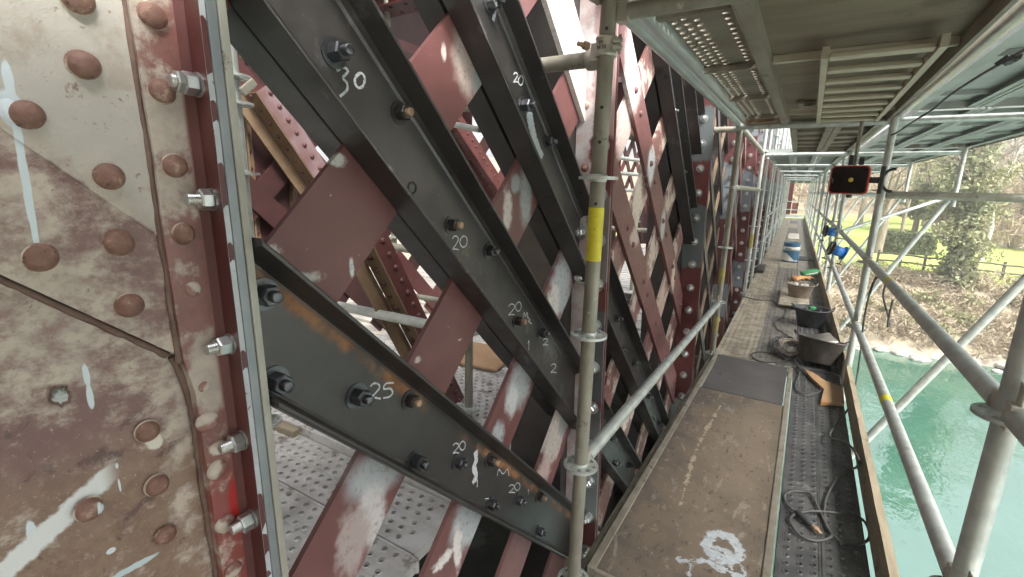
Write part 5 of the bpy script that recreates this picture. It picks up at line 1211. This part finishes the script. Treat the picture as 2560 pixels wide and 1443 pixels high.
def loop_pts(cx, cy, rx, ry, n, turns, jit=.012, lift=.0):
    r = []
    for i in range(n):
        a = 2*PI*turns*i/n; q = .82+.36*random.random()
        r.append(Vector((cx+rx*q*math.cos(a)+random.uniform(-jit, jit), cy+ry*q*math.sin(a)+random.uniform(-jit, jit), ZD+.014+random.uniform(0, .035)+lift)))
    return r
c0 = dk(1968, 872)
pw('cable', loop_pts(c0.x, c0.y, .12, .34, 40, 5), .0058, MT['cable'], cc)
pw('cable', loop_pts(c0.x+.03, c0.y-.05, .10, .24, 26, 3.4, lift=.02), .0058, MT['tub_tan'], cc)
pw('cable', [dk(1982,850,.03), dk(2000,880,.02), dk(1965,902), dk(1905,905), dk(1878,888), dk(1900,880), dk(1960,890,.02), dk(1990,905,.02), dk(2000,925,.02), dk(1995,945), dk(1988,968), dk(2010,988), dk(2045,982), dk(2058,962), dk(2035,945,.02), dk(2002,925,.03), dk(1988,900,.03)], .0058, MT['cable'], cc)
pw('cable', [dk(1985,862,.03), dk(1966,838), dk(1943,822), dk(1938,805), dk(1958,792), dk(1966,776), dk(1950,768), dk(1930,752), dk(1895,750), dk(1860,742), dk(1848,738)], .0062, MT['cable'], cc)
# cable under the overhead ledger
hc2 = thing('hanging_lead', 'thin dark lead tied along the bright overhead ledger', 'cable', aty(2380,235,2.9))
pw('lead', [aty(2560,125,2.0), aty(2500,160,2.3), aty(2440,195,2.6), aty(2372,240,2.9), aty(2330,275,3.2), aty(2290,300,3.5), aty(2245,330,4.0), aty(2228,338,4.15)], .005, MT['cable'], hc2)
mb = MB(); q = aty(2525,150,2.15)-hc2.location
for i in range(5): mb.box(q+Vector((random.uniform(-.02,.02), random.uniform(-.06,.06), random.uniform(-.01,.012))), (.02,.05,.014), Matrix.Rotation(random.uniform(-1,1), 3, 'Y'))
mb.build('tape_lump', MT['rubber'], hc2)
# ------------------------------------------------------------------ work light hung beside the pole
lc = aty(2123, 450, 4.02); wl = thing('work_light', 'square black work light with an orange red rim, clamped to the right pole', 'work light', lc, (0, 0, 0))
face = Vector((-.25, -1, 0)).normalized(); sx_ = (-face).cross(Vector((0,0,1))).normalized()
RL_ = Matrix((sx_, -face, Vector((0,0,1)))).transposed()
wl.rotation_euler = RL_.to_euler()
def rrect(w, h, r, y, k=5):
    pts = []
    for cx_, cz, a0 in ((w/2-r, h/2-r, 0), (-w/2+r, h/2-r, PI/2), (-w/2+r, -h/2+r, PI), (w/2-r, -h/2+r, 1.5*PI)):
        for i in range(k+1): a = a0+PI/2*i/k; pts.append((cx_+r*math.cos(a), y, cz+r*math.sin(a)))
    return pts
mb = MB(); mb.sweep(rrect(.222,.190,.026,-.012), rrect(.222,.190,.026,.035)); bevel(mb.build('casing', MT['lamp_red'], wl), .005, 2)
mb = MB(); mb.sweep(rrect(.206,.174,.022,-.0145), rrect(.206,.174,.022,-.0125)); mb.build('front_glass', MT['black_gloss'], wl)
mb = MB(); mb.lathe([(.0145,0),(.0135,.0012),(.0001,.0018)], (.012,-.0147,.0), (0,-1,0), 20); mb.build('led_chip', MT['lamp_led'], wl)
for i in range(3): mb = MB(); mb.bb((-.094,-.0155,.004-i*.012), (-.091,-.0147,.011-i*.012)); mb.build('power_mark', MT['primer'], wl)
mb = MB(); mb.bb((-.022,.0,.10), (.006,.03,.165)); mb.bb((.035,.005,.10), (.065,.025,.15)); bevel(mb.build('top_bracket', MT['rubber'], wl), .003, 1)
mb = MB(); mb.lathe([(.0001,-.02),(.016,-.02),(.018,0),(.0001,.002)], (.012,.012,-.100), (0,0,1), 14); mb.build('knob', MT['rubber'], wl)
mb = MB(); mb.bb((.113,.0,-.02), (.165,.025,.02)); mb.bb((.165,-.01,-.09), (.19,.03,.09)); bevel(mb.build('side_bracket', MT['rubber'], wl), .003, 1)
mb = MB(); pts = [Vector((.225+.062*math.cos(a), .01, .0+.075*math.sin(a))) for a in [PI*.62+i*PI*.88/10 for i in range(11)]]; pts = [Vector((.235+.055*math.cos(a), .01, .072*math.sin(a))) for a in [math.radians(80+200*i/12) for i in range(13)]]
mb.tube(pts, .0095, 8); mb.build('clamp_jaw', MT['rubber'], wl)
rod('hook_bar', 'short dull tube stub on top of the black work light', 'scaffold tube', (lc.x+.02, lc.y+.05, lc.z+.10), (lc.x+.02, lc.y+.05, .53), 'galv_old', r=.012)
# blue reels hung on the river side rail
def reel(label, p, rot):
    t_ = thing('cable_reel', label, 'cable reel', p, rot)
    mb = MB(); mb.lathe([(.0001,0),(.075,0),(.075,.17),(.0001,.17)], (0,0,0), (1,0,0), 22); mb.build('drum', MT['blue'], t_)
    for x in (-.012, .17):
        mb = MB(); mb.lathe([(.0001,0),(.105,0),(.108,.006),(.105,.012),(.0001,.012)], (x,0,0), (1,0,0), 24); mb.build('side_disc', MT['rubber'] if x < 0 else MT['blue'], t_)
    mb = MB(); mb.tube(cut([(-.03,0,-.16),(-.03,-.03,-.02),(-.03,0,.14),(.07,0,.19),(.20,0,.14),(.20,-.03,-.02),(.20,0,-.16)], 5), .010, 8); mb.build('frame', MT['galv_old'], t_)
    for q_, d_ in (((-.03,0,-.17), (.03,.10,.02)), ((.20,0,-.17), (.03,.10,.02)), ((-.045,0,.02), (.02,.05,.16))):
        mb = MB(); mb.box(q_, d_); mb.build('clamp', MT['rubber'], t_)
    t_.scale = (.78,.78,.78); return t_
reel('upper blue cable reel hung outside the river side guard rail', aty(2066,578,7.8), (0,.1,.25))
reel('lower blue cable reel on the river side guard rail, nearer the work light pole', aty(2080,622,6.7), (0,.35,.3))
# ------------------------------------------------------------------ fittings behind the cream column
fx = aty(612, 250, 1.25)
rod('ledger', 'short tube end with a wedge head behind the cream column', 'scaffold tube', atx(575,262,-1.75), atx(700,245,-1.75)+Vector((-.5,.1,0)), 'galv_old', heads=True)
fs = standard('scaffold pole with rosettes hidden behind the cream column edge', atx(590,300,-1.75).x, atx(590,300,-1.75).y, -1.5, 1.4, [-.97,-.48,.02,.26,.35], 'galv', 14)
a, b = atx(600,235,-1.70), atx(640,200,-1.70); mb = MB(); mb.box((0,0,0), ((b-a).length*.8,.014,.03)); o = bevel(mb.build('brace_head', MT['galv_old']), .004, 2); o.location = (a+b)/2; o.rotation_euler = (a-b).to_track_quat('X','Z').to_euler(); tag(o, 'pale brace head wedged on the rosette behind the cream column', 'brace head')
rod('inner_tube', 'grey tube crossing behind the maroon flat bars at knee height', 'scaffold tube', aty(790,753,1.72), aty(1110,820,1.72), 'galv', r=.026)
rod('inner_tube', 'short grey tube end seen beyond the wide maroon flat bar', 'scaffold tube', atx(925,607,-2.3), atx(1060,630,-1.9), 'galv_old')
rod('inner_tube', 'short pale tube above the middle riveted diagonal', 'scaffold tube', atx(1130,310,-2.6), atx(1200,325,-2.2), 'galv')
for i, (x, y) in enumerate(((-2.9,2.9),(-2.9,5.2),(-1.9,6.6),(-2.9,8.0),(-1.2,9.0))):
    p_ = standard(('nearest','second','third','fourth','fifth')[i]+' dark upright tube deeper inside the bridge scaffold', x, y, ZD, 1.9, [ZD+.5, ZD+1.0, ZD+1.5], 'galv_old', 10, 'deep inner scaffold poles', True)
for i, (y, z, x0, x1__) in enumerate(((2.95,-.95,-3.3,-1.1),(5.25,-.45,-3.3,-1.0),(6.65,-.95,-3.3,-1.0),(2.95,.55,-3.3,-1.5))):
    rod('inner_ledger', ('lowest near','eye level','deeper low','upper')[i]+' tube crossing inside the bridge behind the lattice', 'scaffold tube', (x0,y,z), (x1__,y,z), 'galv_old', seg=10)
mb = MB(); mb.bb((-.11,-1.1,0), (.11,1.1,.04)); o = bevel(mb.build('timber_plank', MT['wood']), .004, 1); o.location = (-2.35, 2.1, ZD+.065); o.rotation_euler = (0,0,1.2); tag(o, 'loose weathered plank lying on the inner perforated decking', 'plank')
IS = 'scaffold poles inside the bridge'
for i, (px, py, X_, lab) in enumerate([(1172,960,-1.55,'dark scaffold pole on the inner decking beyond the orange plywood'), (1353,1050,-1.30,'inner scaffold pole with a yellow sticker beside the scraped pinkish bar'), (1370,740,-2.2,'inner scaffold pole with a coupler behind the second channel'), (1640,760,-1.6,'inner scaffold pole seen through the crossed lattice')]):
    p = atx(px, py, X_); t_ = standard(lab, p.x, p.y, ZD, 2.2 if i > 1 else -.35, [ZD+.12, ZD+.6], 'galv_old', 14, IS)
    if i == 1:
        z0, z1 = atx(1353,1115,X_).z, atx(1353,1042,X_).z; arc_patch(z0-ZD, z1-ZD, -PI, .5, R_T+.001).build('yellow_sticker', MT['yellow'], t_)
for i, (a, b, lab) in enumerate([((1530,400,-2.6),(1650,408,-2.6),'upper'), ((1535,436,-2.6),(1640,440,-2.6),'middle'), ((1545,476,-2.6),(1660,476,-2.6),'lower')]):
    rod('inner_rail', lab+' pale inner rail seen through the crossed lattice', 'scaffold tube', Vector((-2.4, atx(*a).y-1.0, atx(*a).z)), Vector((-2.4, atx(*b).y+1.5, atx(*b).z)), 'galv', r=.03)
tub('black bucket on the inner deck seen through the crossed lattice', (-1.5, 4.9, ZD+.02), .13, .16, .28, MT['rubber'], name='bucket', cat='bucket')

# ------------------------------------------------------------------ vegetation and the far bank
def leaf_mesh(name, C, size, mat, asp=.62):
    """many small leaf quads at the points C"""
    n = len(C); C = np.asarray(C, float)
    a = RNG.normal(size=(n,3)); a /= np.linalg.norm(a, axis=1)[:,None]; b = RNG.normal(size=(n,3)); b -= a*np.sum(a*b, axis=1)[:,None]; b /= np.linalg.norm(b, axis=1)[:,None]
    s = size*(.5+RNG.random(n))[:,None]; a = a*s; b = b*s*asp
    V = np.stack([C-a, C+b, C+a, C-b], axis=1).reshape(-1,3)
    me = bpy.data.meshes.new(name); me.vertices.add(4*n); me.vertices.foreach_set('co', V.ravel()); me.loops.add(4*n); me.loops.foreach_set('vertex_index', np.arange(4*n, dtype=np.int32))
    me.polygons.add(n); me.polygons.foreach_set('loop_start', np.arange(0, 4*n, 4, dtype=np.int32)); me.update(calc_edges=True); me.validate(); me.materials.append(mat); return me
def blobs(centers, per, gap=.5):
    P = []
    for (c, r, k) in centers:
        n = int(per*k); d = RNG.normal(size=(n,3)); d /= np.linalg.norm(d, axis=1)[:,None]; q = RNG.random(n)**(.45)
        P.append(np.asarray(c)+d*q[:,None]*np.asarray(r))
    return np.concatenate(P)
def branchy(mb, p, d, L, r, depth, rnd, tips, spread=.55):
    pts = [Vector(p)]; q = Vector(p); dd = Vector(d).normalized(); n = 4
    for i in range(n):
        dd = (dd+Vector((rnd.uniform(-.14,.14), rnd.uniform(-.14,.14), rnd.uniform(-.03,.10)))).normalized(); q = q+dd*(L/n); pts.append(q.copy())
    mb.tube(pts, r, 5 if depth < 3 else 7, caps=False, taper=[r*(1-.5*i/n) for i in range(n+1)])
    tips.append((q.copy(), r))
    if depth == 0: return
    for k in range(rnd.randint(2, 3) + (1 if depth > 2 else 0)):
        j = rnd.randint(1, n); s_ = Vector((rnd.uniform(-1,1), rnd.uniform(-1,1), rnd.uniform(-.2,.7))).normalized()
        branchy(mb, pts[j], (dd*(1-spread)+s_*spread), L*rnd.uniform(.5,.72), r*.5, depth-1, rnd, tips, spread)
def bare_tree(label, x, y, z, h, r, seed, bark='bark', crown=0, leaf=None, group=None, depth=4):
    rnd = random.Random(seed); t_ = thing('bare_tree', label, 'tree', (x, y, z), group=group)
    mb = MB(); tips = []; mb.tube([(0,0,-.3),(rnd.uniform(-.05,.05)*h*.3,0,h*.2),(rnd.uniform(-.06,.06)*h*.4,0,h*.42)], r, 9, caps=False, taper=[r*1.2,r,r*.8]); top = mb.v[-1]
    mb.build('trunk', MT[bark], t_)
    mb = MB()
    for k in range(4): branchy(mb, (0,0,h*(.28+.05*k)), (rnd.uniform(-.6,.6), rnd.uniform(-.6,.6), 1), h*.34, r*.45, depth-1, rnd, tips)
    mb.build('branches', MT[bark], t_)
    if crown:
        C = np.concatenate([np.array(p)[None]+RNG.normal(size=(crown,3))*.45 for p, rr in tips]); me = leaf_mesh('crown', C, .2, MT[leaf], .12); link('crown', me, t_)
    return t_
def gz(px, py, y): p = aty(px, py, y); return p
# ivy covered tree on the bank
b = gz(2382, 706, 35.5); zb = bank_z(b.x, 35.5); H0 = gz(2375, 380, 35.5).z-zb
iv = thing('ivy_tree', 'tall ivy clad tree on the river bank by the fence', 'tree', (b.x, 35.5, zb))
mb = MB(); mb.tube([(0,0,-.5),(.1,0,H0*.4),(-.15,0,H0*.8),(-.3,0,H0*1.2)], .3, 10, taper=[.42,.34,.26,.15]); mb.build('trunk', MT['bark'], iv)
mb = MB(); rnd = random.Random(3); tips = []
for k in range(6): branchy(mb, (-.1,0,H0*(.35+.12*k)), (rnd.uniform(-1,1), rnd.uniform(-.6,.6), .8), H0*.34, .09, 2, rnd, tips)
mb.build('branches', MT['bark'], iv)
C = blobs([((.05,0,H0*f), (.8+.25*math.sin(f*21), .8, H0*.07), 1.0) for f in np.linspace(.03,.62,12)]+[((-.3+.6*math.sin(k*2.1), .6*math.cos(k*1.7), H0*(.62+.055*k)), (.95,.9,.7), .7) for k in range(9)], 300)
link('crown', leaf_mesh('crown', C, .13, MT['ivy']), iv)
C = blobs([((.1+.8*math.sin(k*1.3), .8*math.cos(k), H0*(.2+.06*k)), (1.2,1,.6), .4) for k in range(12)], 500); link('dry_crown', leaf_mesh('dry_crown', C, .10, MT['olive']), iv)
# trees on the lawn and slope
TG = 'bare trees behind the lawn'
for i, (px, y, h, r, bark, lab) in enumerate([(2198,44,9,.26,'bark','bare tree with a dark trunk at the edge of the lawn, left of the hedge'), (2252,50,8,.12,'bark','thin leaning bare tree just above the hedge'), (2462,44,11,.17,'bark_pale','pale slender trunk right of the ivy clad tree'), (2535,52,12,.28,'bark','bare tree at the right edge of the picture'),
        (2140,60,11,.25,'bark','bare tree in the far row behind the work light pole'), (2330,62,12,.22,'bark_pale','pale bare tree beyond the level river tube'), (2420,70,13,.28,'bark','bare tree high on the slope behind the ivy clad tree'), (2500,78,13,.26,'bark','bare tree on the top of the slope to the right'), (2090,75,12,.25,'bark','bare tree in the distance left of the work light pole'), (2275,80,14,.28,'bark','large bare tree in the distance above the hedge')]):
    p = gz(px, 600, y); z = bank_z(p.x, y); bare_tree(lab, p.x, y, z, h, r, 20+i, bark, 7 if i > 2 else 3, ('twig','olive','twig','scrub')[i % 4], TG)
for i, (px, y, s_) in enumerate([(2290,58,1.9),(2310,66,2.6),(2345,56,1.6)]):
    p = gz(px, 560, y); z = bank_z(p.x, y); t_ = thing('evergreen_tree', ['bushy evergreen beside the top of the lawn', 'taller evergreen crown under the outer platform edge', 'smaller evergreen behind the ivy clad tree'][i], 'tree', (p.x, y, z), group='evergreens behind the lawn')
    hh = (7,12,7)[i]; mb = MB(); mb.tube([(0,0,-.3),(0,0,hh*.9)], .2, 8, taper=[.26,.08]); mb.build('trunk', MT['bark'], t_)
    C = blobs([((.9*math.sin(k*2.2)*s_*.4, .9*math.cos(k*1.9)*s_*.4, hh*(.25+.085*k)), (s_*.7*(1.15-.09*k),)*2+(hh*.08,), .6) for k in range(9)], 600); link('crown', leaf_mesh('crown', C, .2, MT['olive']), t_)
P = []
for i in range(420):
    y = RNG.uniform(50, 76); x = y*(.225+.42*RNG.random()); z = bank_z(x, y); P.append(((x, y, z+RNG.random()*(2.5+5.5*min(1, (x/y-.225)*9))), (1.5, 1.3, 1.1), 1))
C = blobs(P, 150); tag(link('brown_thicket', leaf_mesh('brown_thicket', C, .42, MT['twig'], .09)), 'tall brown leafless thicket behind the lawn on the right', 'thicket', kind='stuff')
# hedge
p = gz(2262, 628, 45); z = bank_z(p.x, 45); hd = thing('clipped_hedge', 'low clipped dark hedge on the lawn', 'hedge', (p.x, 45, z))
C = RNG.random((5200,3))*np.array([3.2,1.6,1.5])-np.array([1.6,.8,0]); link('foliage', leaf_mesh('foliage', C, .11, MT['hedge']), hd)
mb = MB(); mb.bb((-1.45,-.65,-.2), (1.45,.65,1.25)); mb.build('inner_growth', MT['hedge'], hd)
# split rail fence
a, b_ = gz(2190, 668, 37.2), gz(2575, 706, 36.6)
fe = thing('rail_fence', 'weathered wooden rail fence along the edge of the lawn', 'fence', (a.x, a.y, bank_z(a.x, a.y)))
n_ = 6
for i in range(n_+1):
    q = a.lerp(b_, i/n_); z = bank_z(q.x, q.y); mb = MB(); mb.bb((q.x-.06, q.y-.06, z-.2), (q.x+.06, q.y+.06, z+1.05)); o = mb.build('fence_post', MT['fence'], fe); o.location = -fe.location
    if i < n_:
        q2 = a.lerp(b_, (i+1)/n_); z2 = bank_z(q2.x, q2.y)
        for h in (.4, .85): mb = MB(); mb.tube([(q.x, q.y-.07, z+h), ((q.x+q2.x)/2, q.y-.07, (z+z2)/2+h+.03), (q2.x, q2.y-.07, z2+h)], .055, 7); o = mb.build('fence_rail', MT['fence'], fe); o.location = -fe.location
# pale gravel patch
p0 = gz(2470, 640, 54); xs = np.linspace(-3.5, 14, 14); mb = MB(); L_ = []; R_ = []
for x in xs:
    yy = 51+.12*(x+3.5)+.6*math.sin(x); L_.append((p0.x+x, yy, bank_z(p0.x+x, yy)+.06)); R_.append((p0.x+x, yy+6.5, bank_z(p0.x+x, yy+6.5)+.14))
mb.add(L_+R_, [(i, i+1, 15+i-0, 14+i) for i in range(13)], 0, True)
MT['gravel'] = simple('white_gravel', (.62,.60,.56), (.72,.70,.66), 2, .3, .7, .95, 0, 14, .6, .03, spots=[(3, .6, (.45,.42,.36))]); tag(mb.build('gravel_path', MT['gravel']), kind='structure')
# scrub on the bank, on the slope
P = []
for i in range(1500):
    x = RNG.uniform(-14, 40); y = 30.3+RNG.random()**1.0*6.2; z = bank_z(x, y); P.append(((x, y, z+.25), (.5+.4*RNG.random(), .45, .30+.35*RNG.random()), 1))
C = blobs(P, 42); tag(link('bank_scrub', leaf_mesh('bank_scrub', C, .16, MT['scrub'], .2)), 'dry brown scrub and brambles covering the river bank', 'scrub', kind='stuff')
P = []
for i in range(900):
    x = RNG.uniform(-25, 80); y = RNG.uniform(80, 130); z = bank_z(x, y); P.append(((x, y, z+1.6), (2.2, 2.0, 1.8+1.6*RNG.random()), 1))
C = blobs(P, 60); tag(link('hillside_scrub', leaf_mesh('hillside_scrub', C, .7, MT['twig'], .12)), 'pale brown woodland covering the far slope', 'woodland', kind='stuff')
P = []
for i in range(120):
    x = RNG.uniform(-6, 30); y = 31+RNG.random()*5; z = bank_z(x, y); P.append(((x, y, z+.35), (.6, .5, .4), 1))
C = blobs(P, 60); tag(link('green_brambles', leaf_mesh('green_brambles', C, .10, MT['olive'])), 'green brambles dotted over the river bank', 'scrub', kind='stuff')
P = []
for i in range(700):
    x = RNG.uniform(-60, 60); y = RNG.uniform(-60, -17); P.append(((x, y, near_z(x, y)+1+RNG.random()*7), (2.2,2.0,1.8), 1))
C = blobs(P, 45); tag(link('added_near_wood', leaf_mesh('added_near_wood', C, .5, MT['ivy'])), 'unseen woodland added behind the camera to block light', 'woodland', kind='stuff')  # woods added out of view to cut light from behind
# rocks along the waterline
for i in range(34):
    x = -8+i*1.05+random.uniform(-.4,.4); y = 29.6+random.uniform(-.3,.7)+ (0 if i % 3 else .5); r = random.uniform(.15,.5)
    if x < 0 and random.random() < .5: continue
    mb = MB(); mb.lathe([(.0001,-.5),(.6,-.4),(.95,-.05),(.8,.35),(.4,.6),(.0001,.66)], (0,0,0), (0,0,1), 9, 0, False)
    mb.v = [(v[0]*(1+.35*NZ.noise(Vector(v)*1.7+Vector((i*3.1,0,0))))*r*1.4, v[1]*(1+.35*NZ.noise(Vector(v)*1.7+Vector((0,i*2.3,0))))*r, v[2]*r*.7) for v in mb.v]
    o = bevel(mb.build('bank_rock', MT['stone']), .03, 1); o.location = (x, y, max(bank_z(x, y), ZW)+.02); o.rotation_euler = (0, 0, random.random()*6); tag(o, 'grey rock at the waterline of the far bank', 'rock', 'rocks at the waterline')

# ------------------------------------------------------------------ damp air over the river
mb = MB(); mb.bb((-330,-230,-11), (330,230,60)); hz = mb.build('haze', [])
vm = bpy.data.materials.new('river_haze'); vm.use_nodes = True; vt = vm.node_tree; vt.nodes.clear()
vo = vt.nodes.new('ShaderNodeOutputMaterial'); vp = vt.nodes.new('ShaderNodeVolumePrincipled'); vp.inputs['Color'].default_value = (.93,.95,.95,1); vp.inputs['Density'].default_value = .0023; vp.inputs['Anisotropy'].default_value = .2
vt.links.new(vp.outputs[0], vo.inputs['Volume']); hz.data.materials.append(vm); tag(hz, 'thin pale haze over the river', 'haze', kind='stuff')
